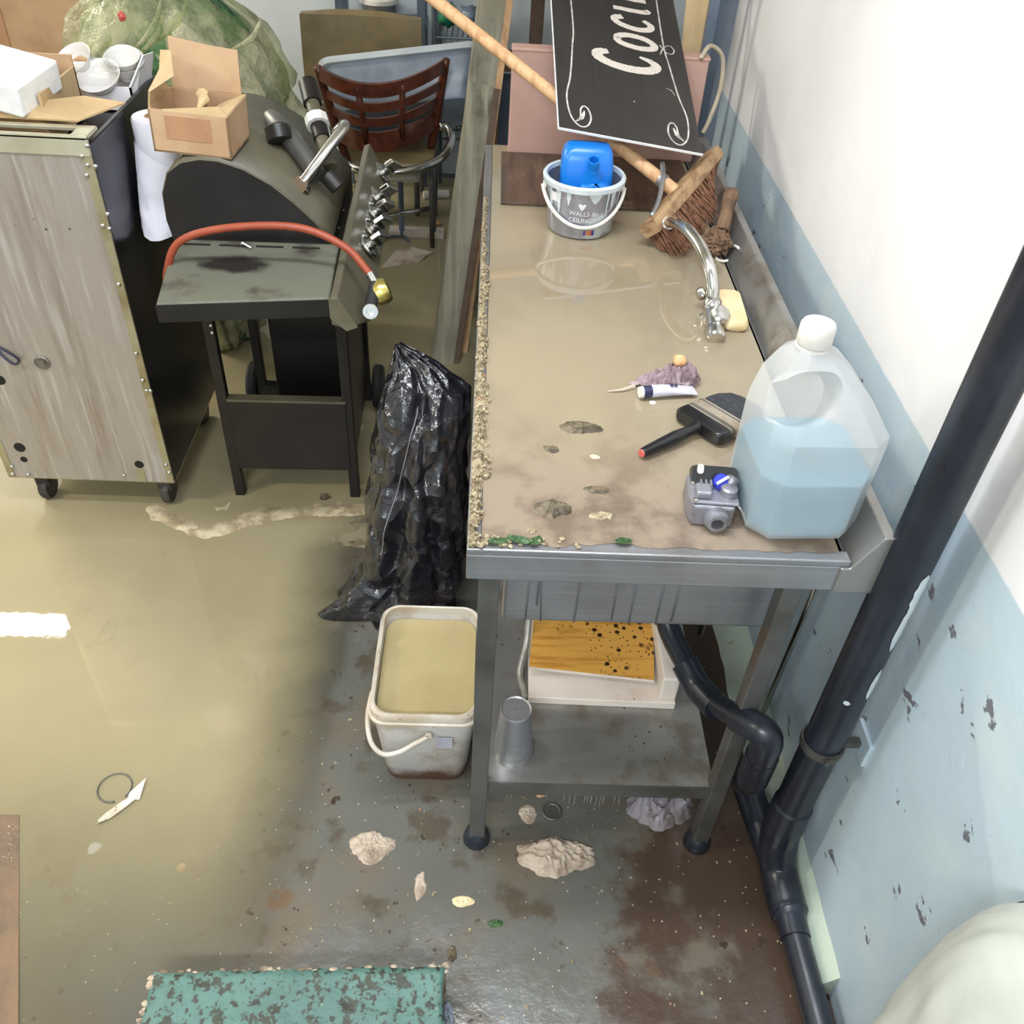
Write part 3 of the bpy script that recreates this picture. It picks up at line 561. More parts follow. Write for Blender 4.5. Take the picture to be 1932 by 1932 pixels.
build('brown_scrap', MB().tube([(-.985, 2.30, 1.06), (-.965, 2.295, 1.066), (-.945, 2.29, 1.064)], [.003, .007, .003], 8), 'cardboard', label='curl of brown paper in the leftmost bowl', cat='scrap', base=(-.97, 2.3, 1.06))
# kitchen roll
t = thing('paper_roll', 'large white paper roll with a loose hanging end beside the steel cabinet', 'paper roll', (-.765, 2.13, .802))
rm = Matrix.Translation((-.765, 2.135, .803))
build('roll', MB().lathe([(.016, 0), (.049, 0), (.051, .004), (.051, .19), (.048, .195), (.022, .195), (.020, .19), (.020, .02)], rm, 36, False), 'paper', t, smooth_=35)
build('core', MB().lathe([(.0205, .01), (.0205, .1955), (.0185, .1955), (.0185, .01)], rm, 24, False), 'cardboard', t, smooth_=40)
def sheet(u, v):
    a = -2.7 + 2.0 * u; r = .053 + .035 * v * (.4 + .6 * math.sin(PI * u)) + .008 * noise.noise(Vector((u * 3, v * 4, 1))) * v + .007 * abs(noise.noise(Vector((u * 8, v * 6, 4)))) * v
    z = .95 - .06 * u - (.155 + .02 * math.sin(u * 5)) * v
    return Vector((max(-.816, -.765 + r * math.cos(a)), 2.135 + r * math.sin(a) - .03 * v, z))
sm = MB(); sm.grid(sheet, 26, 22); build('loose_end', sm, 'paper', t, smooth_=True)
# translucent green bag of netting
t = thing('clear_bag', 'big crumpled see-through bag stuffed with green netting', 'bag', (-.93, 2.86, 0))
def bagf(scale, amp, seed):
    mb = MB(); nu, nv = 72, 40; rings = []
    prof = [(0.0, .16), (.1, .20), (.35, .34), (.6, .44), (.75, .40), (.88, .31), (.96, .18), (1.0, .03)]
    for j in range(nv + 1):
        t_ = j / nv
        for a, b in zip(prof, prof[1:]):
            if a[0] <= t_ <= b[0] + 1e-9: r = a[1] + (b[1] - a[1]) * (t_ - a[0]) / (b[0] - a[0]); break
        ring = []
        for i in range(nu):
            ph = 2 * PI * i / nu; q = Vector((math.cos(ph) * 2.2, math.sin(ph) * 2.2, t_ * 2.5 + seed))
            w_ = abs(noise.noise(q * 1.5)) * .5 + abs(noise.noise(q * 3.4)) * .25 + noise.noise(q * .7) * .4
            rr = r * scale * (1 + amp * (w_ - .2))
            x = -.93 + rr * .82 * math.cos(ph); y = 2.86 + min(.5, rr * .72) * math.sin(ph)
            ring.append(Vector((x + .10 * (t_ - .6) * (math.cos(ph) < 0) * -1, max(y, 2.50 + .02 * math.sin(9 * ph)), .02 + 1.06 * t_ * (.96 + .04 * scale) * 1.06 + .02 * noise.noise(q * 2))))
        rings.append(ring)
    return mb.loft(rings)
build('netting', bagf(.86, .35, 3), 'leaf_green', t, smooth_=True)
build('film', bagf(1.0, .8, 9), 'clear_film', t, smooth_=True)
rn = random.Random(4)
for k in range(10):
    a = Vector((-1.05 + .4 * rn.random(), 2.53 + .02 * rn.random(), .92 + .14 * rn.random())); d = Vector((rn.uniform(-.05, .12), -.01, rn.uniform(.06, .13)))
    build('folded_strip', MB().tube([a, a + d * .5 + Vector((.02, -.02, 0)), a + d], [.003, .008, .003], 6, sub=3), 'clear_film', t, smooth_=True)
for p in ((-.935, 2.50, 1.035), (-.925, 2.50, 1.11)): build('red_tie', MB().blob(p, (.011, .008, .012), .3, 6, 8, 6), 'red_plastic', t)
build('green_tie', MB().tube([(-.965, 2.50, 1.0), (-.950, 2.495, 1.035), (-.935, 2.50, 1.02)], .006, 8, sub=3), 'green_crate', t)
# big cardboard box far left
t = thing('large_carton', 'large plain cardboard box in the far left corner', 'box', (-1.6, 3.55, 0))
build('body', MB().box((-1.95, 3.28, 0), (-1.30, 3.85, 1.16)), 'cardboard', t, bevel=.006)
build('flap', MB().box((-1.28, 3.35, .9), (-1.272, 3.7, 1.22), None), 'cardboard_in', t)
build('tape', MB().box((-1.65, 3.276, .3), (-1.60, 3.281, 1.165)), 'tape', t)

# ================================================================== GAS GRILL
G = thing('gas_grill', 'black gas grill on a cart with a domed lid and chrome knobs', 'grill', (-.33, 1.64, 0), rotz=math.radians(1.6))
def gl(x, y, z): return G.matrix_world @ Vector((x + .33, y - 1.64, z))   # unrotated scene coordinates -> grill
class GB(MB):
    pass
def gbuild(name, mb, m, parent=None, **k):
    mb.v = [gl(*p) for p in mb.v]; return build(name, mb, m, parent or G, **k)
lp = [(-.695, .79), (-.703, .84), (-.700, .90), (-.682, .945), (-.650, .968), (-.61, .976), (-.571, .974), (-.52, .958), (-.465, .926), (-.42, .887), (-.38, .847), (-.345, .80)]
# lid shell (open prism) and the two end plates
ld = MB(); ld.loft([[Vector((x, y, z)) for x, z in lp] for y in (1.952, 2.40)], False, False)
gbuild('lid', ld, 'olive_enamel', smooth_=35, solid=.004)
for y in (1.950, 2.402):
    ep = MB(); ep.prism([(x, z) for x, z in lp], axes((0, y, 0), (1, 0, 0), (0, 0, 1), (0, -1, 0)), .004); gbuild('lid_end', ep, 'black_enamel')
gbuild('lid_seam', MB().tube([(x, 1.950, z + .001) for x, z in lp], .0025, 6), 'olive_enamel', smooth_=True)
gbuild('firebox', MB().box((-.69, 1.955, .63), (-.345, 2.40, .795)), 'black_enamel', bevel=.006)
gbuild('vent_strip', MB().box((-.69, 1.935, .79), (-.345, 1.952, .80)), 'black_enamel', bevel=.002)
for k in range(4): gbuild('vent_slot', MB().box((-.665 + .08 * k, 1.90, .8065), (-.605 + .08 * k, 1.906, .8078)), 'dark_hole')
# side shelf towards the camera
ss = MB(); ss.loft([[Vector(p) for p in r] for r in ([(-.655, 1.636, .772), (-.318, 1.680, .772), (-.325, 1.93, .772), (-.69, 1.93, .772)], [(-.655, 1.636, .806), (-.318, 1.680, .806), (-.325, 1.93, .806), (-.69, 1.93, .806)])])
gbuild('side_shelf', ss, 'shelf_enamel', bevel=.004)
gbuild('shelf_front', MB().add([(-.656, 1.634, .765), (-.317, 1.678, .765), (-.317, 1.678, .803), (-.656, 1.634, .803)], [(0, 1, 2, 3)]), 'black_enamel', solid=.003)
gbuild('shelf_bracket', MB().box((-.67, 1.93, .70), (-.34, 1.95, .78)), 'black_enamel')
# control panel facing right
cp = MB(); rings = []
for y, bx, bz, tz in ((1.665, -.268, .752, .812), (1.74, -.243, .722, .812), (2.0, -.243, .722, .825), (2.47, -.243, .722, .835)):
    rings.append([Vector(p) for p in ((-.316, y, tz), (-.300, y, tz + .006), (bx, y, bz), (bx - .02, y, bz - .008), (-.316, y, bz))])
cp.loft(rings); gbuild('control_panel', cp, 'shelf_enamel' if False else 'olive_enamel', bevel=.003)
gbuild('panel_cap', MB().add([(-.317, 1.660, .815), (-.296, 1.660, .815), (-.262, 1.660, .752), (-.285, 1.660, .742), (-.317, 1.662, .77)], [(0, 1, 2, 3, 4)]), 'olive_enamel', solid=.004)
nrm = Vector((.80, 0, .60)).normalized(); tg = Vector((-.60, 0, .80)).normalized()
for y in (1.985, 2.075, 2.17, 2.265, 2.43):
    c = Vector((-.270, y, .775)); Mx = axes(c + nrm * .004, Vector((0, 1, 0)), tg, nrm) 
    Mx = axes(c + nrm * .004, tg, Vector((0, 1, 0)).cross(tg) if False else nrm.cross(tg), nrm)
    kb = gbuild('knob', MB().lathe([(.030, 0), (.030, .003), (.027, .006), (.013, .008), (.013, .022), (.020, .024), (.021, .027), (.002, .028)], Mx, 24), 'chrome', smooth_=35)
    gbuild('grip', MB().box((-.028, -.0065, .022), (.028, .0065, .050), Mx @ Matrix.Rotation(.9, 4, 'Z')), 'chrome', kb, bevel=.003)
for k, y in enumerate((1.95, 2.02, 2.12)): gbuild('screw', MB().lathe([(.003, 0), (.003, .002), (.0005, .003)], Matrix.Translation((-.336, y, .802)), 8), 'chrome')
# cart
for x, y in ((-.672, 2.0), (-.346, 2.0), (-.672, 2.42), (-.346, 2.42)):
    z0 = 0 if y < 2.2 else .05
    gbuild('leg', MB().add([(x - .014, y - .012, z0), (x + .014, y - .012, z0), (x + .014, y + .012, z0), (x - .014, y + .012, z0), (x - .014, y - .012, .66), (x + .014, y - .012, .66), (x + .014, y + .012, .66), (x - .014, y + .012, .66)], [(0, 3, 2, 1), (4, 5, 6, 7), (0, 1, 5, 4), (1, 2, 6, 5), (2, 3, 7, 6), (3, 0, 4, 7)]), 'black_enamel', bevel=.003)
gbuild('lower_front', MB().box((-.660, 1.986, .105), (-.350, 1.994, .335)), 'black_enamel', bevel=.003)
gbuild('lower_front_lip', MB().box((-.660, 1.984, .330), (-.350, 2.012, .337)), 'olive_enamel', bevel=.001)
gbuild('side_panel', MB().box((-.352, 2.0, .10), (-.344, 2.42, .66)), 'black_enamel')
gbuild('bottom_shelf', MB().box((-.66, 2.0, .10), (-.35, 2.42, .112)), 'black_enamel')
gbuild('tank_screen', MB().box((-.575, 2.20, .112), (-.36, 2.40, .62)), 'black_enamel', bevel=.006)
for x in (-.705, -.312): gbuild('wheel', MB().lathe([(.02, -.016), (.065, -.016), (.072, -.008), (.072, .008), (.065, .016), (.02, .016)], Matrix.Translation((x, 2.46, .072)) @ Matrix.Rotation(PI / 2, 4, 'Y'), 28), 'black_rubber', smooth_=35)
gbuild('axle', MB().cyl((-.705, 2.46, .072), (-.312, 2.46, .072), .006, 10), 'steel_dark')
for z in (.555, .535): gbuild('screw', MB().lathe([(.004, 0), (.004, .002), (.0005, .003)], Matrix.Translation((-.664, 1.988, z)) @ Matrix.Rotation(PI / 2, 4, 'X'), 8), 'chrome')
gbuild('rear_shelf', MB().box((-.806, 2.10, .79), (-.700, 2.36, .80)), 'black_enamel', bevel=.002)
# gas hose with regulator lying over the shelf
H = thing('gas_hose', 'orange rubber gas hose with brass regulator over the grill shelf', 'hose', (-.45, 1.8, .81))
build('hose', MB().tube([(-.70, 1.86, .66), (-.700, 1.83, .73), (-.683, 1.80, .79), (-.643, 1.80, .858), (-.538, 1.80, .892), (-.395, 1.80, .900), (-.300, 1.79, .868), (-.252, 1.77, .826), (-.243, 1.765, .815)], .0082, 12, sub=6), 'orange_hose', H, smooth_=True)
build('ferrule', MB().cyl((-.247, 1.768, .821), (-.233, 1.755, .800), .0095, 14), 'chrome', H, smooth_=40)
rg = build('regulator', MB().lathe([(.012, -.02), (.026, -.014), (.028, -.004), (.028, .006), (.024, .016), (.010, .020)], Matrix.Translation((-.222, 1.755, .785)) @ Euler((0, 1.2, .3)).to_matrix().to_4x4(), 24), 'brass', H, smooth_=40)
build('valve_body', MB().tube([(-.236, 1.758, .805), (-.238, 1.735, .785), (-.240, 1.712, .772)], [.010, .013, .014], 14), 'black_rubber', H, smooth_=40)
build('inlet_nut', MB().lathe([(.006, -.004), (.016, -.004), (.017, .006), (.016, .012), (.009, .012), (.008, .0)], Matrix.Translation((-.240, 1.705, .768)) @ Euler((1.3, 0, .1)).to_matrix().to_4x4(), 20), 'chrome', H, smooth_=30)
build('twig', MB().tube([(-.545, 1.90, .809), (-.540, 1.89, .818), (-.520, 1.885, .809)], .002, 6), 'white_plastic', label='tiny bent white scrap on the grill shelf', cat='scrap', base=(-.54, 1.89, .807))

# small torn cardboard box on the lid
def lidz(x):
    for (xa, za), (xb, zb) in zip(lp, lp[1:]):
        if xa <= x <= xb: return za + (zb - za) * (x - xa) / (xb - xa)
    return .97
B = thing('small_carton', 'small torn cardboard box with tape sitting on the grill lid', 'box', matrix=Matrix.Translation((-.632, 2.036, .978)) @ Matrix.Rotation(-.05, 4, 'Z') @ Matrix.Rotation(.04, 4, 'Y'))
bw, bd, bh = .165, .15, .088
for a, b, mm in (((-bw / 2, -bd / 2, 0), (bw / 2, -bd / 2 + .004, bh), 'cardboard'), ((-bw / 2, bd / 2 - .004, 0), (bw / 2, bd / 2, bh), 'cardboard'), ((-bw / 2, -bd / 2, 0), (-bw / 2 + .004, bd / 2, bh), 'cardboard'), ((bw / 2 - .004, -bd / 2, 0), (bw / 2, bd / 2, bh), 'cardboard'), ((-bw / 2, -bd / 2, 0), (bw / 2, bd / 2, .004), 'cardboard_in')):
    build('carton_wall', MB().box(a, b), mm, B, local=True)
build('flap', MB().add([(-bw / 2 + .005, bd / 2, bh), (bw / 2 - .01, bd / 2, bh), (bw / 2 - .014, bd / 2 + .015, bh + .085), (0, bd / 2 + .02, bh + .088), (-bw / 2 + .002, bd / 2 + .02, bh + .098)], [(0, 1, 2, 3, 4)]), 'cardboard', B, local=True, solid=.004)
build('flap', MB().add([(-bw / 2, -bd / 2 + .01, bh), (-bw / 2 + .01, -bd / 2 + .0, bh + .035), (-bw / 2 + .045, -bd / 2 + .05, bh + .055), (-bw / 2 + .03, .02, bh + .09), (-bw / 2, .05, bh + .08), (-bw / 2 - .005, .03, bh + .03), (-bw / 2, bd / 2 - .01, bh)], [(0, 1, 2, 3, 4, 5, 6)]), 'cardboard_in', B, local=True, solid=.004)
build('flap', MB().add([(bw / 2, -bd / 2, bh), (bw / 2, bd / 2, bh), (.03, bd / 2 - .02, bh - .02), (.015, .0, bh - .03), (.035, -bd / 2 + .02, bh - .008)], [(0, 1, 2, 3, 4)]), 'cardboard_in', B, local=True, solid=.004)
build('flap', MB().add([(-bw / 2 + .03, -bd / 2, bh), (bw / 2, -bd / 2, bh), (bw / 2 - .03, -bd / 2 + .045, bh + .002), (-.01, -bd / 2 + .03, bh - .006)], [(0, 1, 2, 3)]), 'cardboard_in', B, local=True, solid=.004)
build('tape', MB().box((-.05, -bd / 2 - .001, .03), (.045, -bd / 2, bh - .01)), 'tape', B, local=True)
build('packing_paper', MB().tube([(.01, .02, .05), (.005, .015, .10), (.012, .0, .075), (.02, -.02, .10), (.012, -.04, .085)], [.004, .013, .009, .012, .003], 8, sub=4), 'cardboard_in', B, local=True)
build('address_label', MB().box((-bw / 2 - .001, -.06, .02), (-bw / 2, -.01, .075)), 'white_card', B, local=True)

# plumbing pieces on the lid
T = thing('waste_trap', 'black plumbing trap with white nut lying on the grill lid', 'plumbing part', (-.40, 2.2, .87))
build('trap_pipe', MB().tube([(-.437, 2.29, 1.015), (-.405, 2.20, .960), (-.372, 2.12, .905)], .0165, 18), 'olive_enamel', T, smooth_=40)
build('trap_socket', MB().tube([(-.446, 2.32, 1.030), (-.428, 2.265, 1.0)], .022, 18), 'black_enamel', T, smooth_=40)
build('white_nut', MB().lathe([(.019, -.012), (.028, -.012), (.028, .012), (.019, .012)], Matrix.Translation((-.413, 2.222, .973)) @ Vector((.032, -.09, -.055)).to_track_quat('Z', 'Y').to_matrix().to_4x4(), 10, False), 'white_plastic', T)
build('collar', MB().tube([(-.408, 2.21, .966), (-.397, 2.18, .948)], .0195, 18), 'black_enamel', T, smooth_=40)
build('trap_elbow', MB().tube([(-.527, 2.24, .975), (-.497, 2.20, .965), (-.455, 2.15, .945), (-.395, 2.08, .900)], [.017, .024, .024, .020], 18, sub=5), 'steel_dark', T, smooth_=40)
build('trap_mouth', MB().lathe([(.020, 0), (.029, .0), (.030, -.03), (.026, -.034), (.019, -.004)], Matrix.Translation((-.485, 2.135, .955)) @ Euler((-.7, 0, .4)).to_matrix().to_4x4() @ Matrix.Rotation(PI, 4, 'X'), 24), 'black_enamel', T, smooth_=40)
build('trap_end', MB().tube([(-.378, 2.10, .895), (-.352, 2.09, .870)], .021, 18), 'black_enamel', T, smooth_=40)
C_ = thing('bent_pipe', 'chrome bent pipe with flange on the grill lid', 'plumbing part', (-.42, 2.1, .87))
build('bend', MB().tube([(-.425, 2.045, .895), (-.395, 2.07, .93), (-.362, 2.11, .965), (-.340, 2.15, .985), (-.345, 2.185, .98), (-.37, 2.19, .955)], .0125, 16, sub=6), 'chrome', C_, smooth_=True)
build('flange', MB().lathe([(.012, -.012), (.020, -.012), (.020, -.002), (.024, .0), (.024, .008), (.012, .008)], Matrix.Translation((-.431, 2.038, .888)) @ Euler((.6, -.4, 0)).to_matrix().to_4x4(), 22), 'chrome', C_, smooth_=35)

# ================================================================== THINGS ON THE SINK TABLE
WZ = .858
# food grit clogged along the left rim and front corner
g = MB(); rn = random.Random(11)
def gritprof(y):
    w_ = .015 + .014 * max(0, noise.noise(Vector((y * 7, 2, 0)))) + .010 * math.exp(-((y - 1.2) / .12) ** 2) + .01 * noise.noise(Vector((y * 22, 8, 0)))
    if y > 1.75: w_ *= .55
    return max(.008, w_)
def gf(u, v):
    y = .902 + 1.2 * v; wd = gritprof(y); x = -.012 + wd * u
    z = .8545 + .009 * math.sin(PI * min(1, u * .9 + .1)) * (.6 + .8 * abs(noise.noise(Vector((x * 160, y * 160, 3))))) + .004 * noise.noise(Vector((x * 300, y * 300, 6)))
    if u > .99: z = .856
    return Vector((x, y, z))
g.grid(gf, 10, 420)
for k in range(260):
    y = .902 + 1.15 * rn.random() ** 1.3; x = -.012 + gritprof(y) * rn.random() * 1.15; r = rn.uniform(.0018, .0042)
    g.blob((x, y, .8625), (r, r * rn.uniform(.6, 1.4), r * .8), .4, 6, 6, 4, seed=k)
build('food_grit', g, 'grit', label='line of wet food grit caught along the left rim of the sink table', cat='food waste', kind='stuff')
g = MB()
for k in range(46):
    x = -.008 + .15 * rn.random() ** 1.6; y = .905 + .022 * rn.random(); r = rn.uniform(.002, .006)
    g.blob((x, y, .8585), (r, r * .8, r * .6), .4, 6, 7, 5, seed=k)
build('food_crumbs', g, 'grit', label='scatter of pale food crumbs on the front corner of the table', cat='food waste', kind='stuff')
def leaf(c, l, w_, a, lab):
    mb = MB()
    def f(u, v):
        x = (u - .5) * l; y = (v - .5) * w_ * (math.sin(PI * (u * .9 + .05)) ** .6)
        return Vector(c) + Matrix.Rotation(a, 3, 'Z') @ Vector((x, y, .002 + .003 * noise.noise(Vector((u * 5, v * 5, c[0] * 40))) + .003 * abs(v - .5)))
    mb.grid(f, 10, 6); build('leaf_scrap', mb, 'green_bit', label=lab, cat='leaf', base=c, solid=.0008, group='green leaf scraps on the table')
leaf((.030, .913, .8585), .030, .012, .1, 'green leaf scrap nearest the left corner of the table rim')
leaf((.058, .917, .8585), .034, .014, -.3, 'longest green leaf scrap on the table rim')
leaf((.082, .916, .8585), .022, .014, .8, 'green leaf scrap third from the left corner on the table rim')
leaf((.205, .921, .8588), .024, .012, .05, 'lone green leaf scrap by the middle of the table rim')
# lumps of dirt in the shallow water
def lump(c, r, m, lab, seed, h=.35, amp=.6, name='dirt_clump', cat='dirt', fl=.8572):
    mb = MB().wad((c[0], c[1], fl), r, r[0] * h, seed); build(name, mb, m, label=lab, cat=cat, base=(c[0], c[1], fl))
lump((.163, 1.193, WZ), (.036, .017), 'dirt', 'oval flake of dirt left of the paintbrush handle', 2, .22)
lump((.108, .988, WZ), (.026, .022), 'dirt', 'dark mossy clump near the front of the sink table', 3, .35, .9)
lump((.111, 1.131, WZ), (.013, .010), 'dirt', 'small dirt clump between the oval flake and the left rim', 4)
lump((.180, .977, WZ), (.022, .010), 'grit', 'pale flat crumb clump right of the dark mossy clump', 5, .2)
lump((.176, 1.035, WZ), (.022, .009), 'dirt', 'thin dark streak of dirt in the middle of the shallow water', 6, .12)
lump((.179, 1.116, WZ), (.009, .006), 'soap', 'yellowish food bit below the oval flake', 7, .2)
lump((.075, .94, WZ), (.007, .006), 'grit', 'small pale crumb near the front rim behind the leaf scraps', 8, .5)
lump((.29, 1.272, WZ), (.006, .005), 'foam', 'tiny white crumb under the glue tube', 9, .6)
# mauve wrapper with tan gobbet
mb = MB()
def wrap(u, v):
    x = -.062 + .124 * u; taper = min(1, (u + .06) * 1.7) * (1 if u < .9 else 1 - (u - .9) * 4)
    y = (v - .5) * .055 * taper
    z = .002 + .022 * taper * math.cos(PI * (v - .5)) * (.55 + .45 * u) + .022 * taper * abs(noise.noise(Vector((x * 70, y * 70, 1)))) + .012 * taper * abs(noise.noise(Vector((x * 170, y * 170, 3))))
    return Vector((.315, 1.335, WZ)) + Matrix.Rotation(.22, 3, 'Z') @ Vector((x, y, max(-.001, z)))
mb.grid(wrap, 50, 26)
W_ = thing('crumpled_wrapper', 'mauve crumpled wrapper behind the glue tube in the sink water', 'wrapper', (.315, 1.335, WZ))
build('wrapper', mb, 'mauve', W_, solid=.001)
build('twisted_tail', MB().tube([(.262, 1.315, WZ + .002), (.24, 1.302, WZ + .003), (.215, 1.298, WZ + .001)], [.005, .0025, .001], 8, sub=4), 'grubby_paper', W_)
build('food_gobbet', MB().blob((.342, 1.352, WZ + .034), (.013, .011, .012), .4, 6, 12, 8, 3), 'orange_cork', W_, smooth_=True)
# glue tube
t = thing('glue_tube', 'white glue tube with dark band lying before the mauve wrapper', 'tube', (.318, 1.295, WZ))
dv = Vector((.1, .022, 0)).normalized(); a = Vector((.268, 1.283, WZ + .012)); pv = Vector((-dv.y, dv.x, 0))
rings = []
for s_, wd, hh in ((.018, .0095, .0095), (.022, .011, .011), (.045, .0115, .010), (.075, .013, .006), (.100, .0145, .0015)):
    rings.append([a + dv * s_ + pv * wd * math.cos(2 * PI * k / 18) + Vector((0, 0, 1)) * (hh * math.sin(2 * PI * k / 18) - (.011 - hh) * .6) for k in range(18)])
mb = MB(); mb.loft(rings); build('tube_body', mb, 'tube_white', t, smooth_=40)
build('cap_band', MB().tube([a + dv * .004, a + dv * .019], .0105, 18), 'navy', t, smooth_=40); build('cap_end', MB().tube([a - dv * .002, a + dv * .004], [.0095, .0105], 18), 'white_plastic', t, smooth_=40)
build('print_mark', MB().box((.052, -.004, .0), (.058, .003, .0008), axes(a + Vector((0, 0, .0095)), dv, pv, Vector((0, 0, 1)))), 'navy', t)
build('print_mark', MB().box((.060, -.004, -.001), (.065, .002, -.0003), axes(a + Vector((0, 0, .0095)), dv, pv, Vector((0, 0, 1)))), 'navy', t)
# big paintbrush
t = thing('paintbrush', 'wide black paintbrush with dull metal ferrule lying in the sink water', 'brush', (.36, 1.21, WZ))
ax = Vector((.115, .085, 0)).normalized(); sd = Vector((.075, -.088, 0)).normalized(); up_ = Vector((0, 0, 1))
o = Vector((.363, 1.195, WZ + .014)); Mx = axes(o, sd, ax, up_)
mb = MB(); rings = []
for yy, w_, h_ in ((-.018, .044, .010), (-.012, .050, .012), (.006, .050, .0125)): rings.append([Mx @ Vector((x * 1, yy, z)) for x, z in rect(w_ * 2, h_ * 2, .009, 4)])
mb.loft(rings); build('brush_stock', mb, 'handle_black', t, smooth_=40)
mb = MB(); mb.loft([[Mx @ Vector((x, yy, z)) for x, z in rect(.096, .024, .008, 4)] for yy in (.005, .042)]); build('ferrule', mb, 'ferrule', t, smooth_=40)
for yy in (.010, .014, .035): 
    mb = MB(); mb.loft([[Mx @ Vector((x, yy + d, z)) for x, z in rect(.0975, .0255, .0085, 4)] for d in (0, .0022)]); build('ferrule_rib', mb, 'steel_dark', t, smooth_=40)
mb = MB(); rings = []
for yy, w_, h_ in ((.040, .092, .022), (.06, .098, .021), (.085, .096, .017), (.105, .080, .012), (.118, .05, .006)):
    rings.append([Mx @ Vector((x * (1 + .05 * noise.noise(Vector((x * 200, yy * 90, 1)))), yy + .005 * noise.noise(Vector((x * 300, 2, 5))), max(-.0135, z - (.013 - h_ / 2) * .5))) for x, z in rect(w_, h_, h_ * .4, 5)])
mb.loft(rings); build('bristles', mb, 'brush_hair', t, smooth_=50)
he = Vector((.252, 1.116, WZ + .010)); hs = o - ax * .017
mb = MB(); mb.tube([hs, hs + (he - hs) * .15, hs + (he - hs) * .4, hs + (he - hs) * .7, hs + (he - hs) * .95, he], [.012, .0085, .0115, .010, .0085, .007], 16, sub=4); build('handle', mb, 'handle_black', t, smooth_=True)
build('handle_tip', MB().tube([he + (hs - he) * .03 + Vector((0, 0, .0)), he - (hs - he) * .02], [.0076, .006], 14), 'red_plastic', t, smooth_=40)
vs, fs = text_mesh('BRUSH', .008)
hd = (hs - he).normalized(); hp = up_.cross(hd)
build('handle_print', MB().add([he + hd * (.062 + v.x) + hp * (v.y - .003) + up_ * .0118 for v in vs], fs), 'ferrule', t) if False else None
# gas control valve
Vv = thing('gas_valve', 'grey cast gas control valve with black cover and blue knob', 'valve', matrix=axes((.338, 1.0, WZ), Vector((.998, -.06, 0)), Vector((.06, .998, 0)), Vector((0, 0, 1))))
mb = MB(); mb.loft([[Vector(p) for p in [(-.030, -.038, z), (.028, -.038, z), (.034, -.01, z), (.034, .036, z), (-.034, .036, z), (-.036, -.01, z)]] for z in (0, .036)]); build('body', mb, 'cast_alu', Vv, local=True, bevel=.003)
build('lid_plate', MB().box((-.034, -.034, .036), (.034, .008, .041)), 'cast_alu', Vv, local=True, bevel=.002)
mb = MB(); mb.prism(rect(.066, .045, .008, 4), Matrix.Translation((.002, .028, .03)) @ Matrix.Rotation(.9, 4, 'X'), .022); build('black_cover', mb, 'handle_black', Vv, local=True, smooth_=35)
build('cover_window', MB().prism(rect(.009, .014, .004, 4), Matrix.Translation((-.020, .020, .058)) @ Matrix.Rotation(.9, 4, 'X'), .003), 'white_plastic', Vv, local=True)
kn = build('knob', MB().lathe([(.012, 0), (.012, .008), (.010, .011), (.002, .011)], Matrix.Translation((.010, .006, .046)) @ Matrix.Rotation(.6, 4, 'X'), 20), 'blue_knob', Vv, local=True, smooth_=35)
build('knob_grip', MB().box((-.010, -.002, .011), (.010, .002, .015), Matrix.Translation((.010, .006, .046)) @ Matrix.Rotation(.6, 4, 'X') @ Matrix.Rotation(.6, 4, 'Z')), 'white_plastic', kn, local=True)
build('outlet', MB().lathe([(.018, 0), (.018, .01), (.014, .012), (.014, .018), (.009, .018), (.008, .002), (.001, .002)], Matrix.Translation((.004, -.036, .018)) @ Matrix.Rotation(PI / 2, 4, 'X'), 22), 'cast_alu', Vv, local=True, smooth_=35)
build('side_port', MB().lathe([(.012, 0), (.012, .012), (.008, .014), (.001, .014)], Matrix.Translation((.020, -.012, .040)), 16), 'cast_alu', Vv, local=True, smooth_=35)
build('regulator_cap', MB().lathe([(.010, 0), (.010, .020), (.007, .024), (.001, .024)], Matrix.Translation((.018, -.002, .038)) @ Euler((-.5, .5, 0)).to_matrix().to_4x4(), 16), 'cast_alu', Vv, local=True, smooth_=35)
build('solenoid', MB().box((-.028, -.028, .041), (-.006, -.004, .053)), 'cast_alu', Vv, local=True, bevel=.003)
for p in ((-.029, -.038), (-.03, .0)): build('screw', MB().lathe([(.004, 0), (.004, .003), (.001, .004)], Matrix.Translation((p[0], p[1] + .006, .041)), 10), 'chrome', Vv, local=True)
for k in range(3): build('cooling_fin', MB().box((-.020 + .007 * k, -.006, .041), (-.017 + .007 * k, .008, .049)), 'cast_alu', Vv, local=True)
build('probe_wire', MB().tube([(.034, .0, .02), (.045, -.015, .014), (.052, -.032, .004)], .0013, 6), 'white_plastic', Vv, local=True)

# five litre jug
JM = axes((.458, 1.013, WZ), Vector((.995, .05, 0)).normalized(), Vector((-.05, .995, 0)).normalized(), Vector((0, 0, 1)))
J = thing('liquid_jug', 'milky plastic jug half full of pale blue liquid', 'jug', matrix=JM)
def octo(w, d, c, z, ox=0, oy=0):
    return [Vector((ox + x, oy + y, z)) for x, y in ((-w + c, -d), (w - c, -d), (w, -d + c), (w, d - c), (w - c, d), (-w + c, d), (-w, d - c), (-w, -d + c))]
rings = [octo(.072, .072, .026, .0), octo(.078, .079, .027, .008), octo(.080, .082, .026, .02), octo(.081, .083, .025, .155), octo(.080, .082, .025, .172), octo(.062, .066, .022, .215, -.012, .006), octo(.040, .042, .016, .252, -.026, .004), octo(.025, .025, .0105, .268, -.032, .0), octo(.0195, .0195, .008, .276, -.034, .0), octo(.0185, .0185, .0075, .284, -.036, .0)]
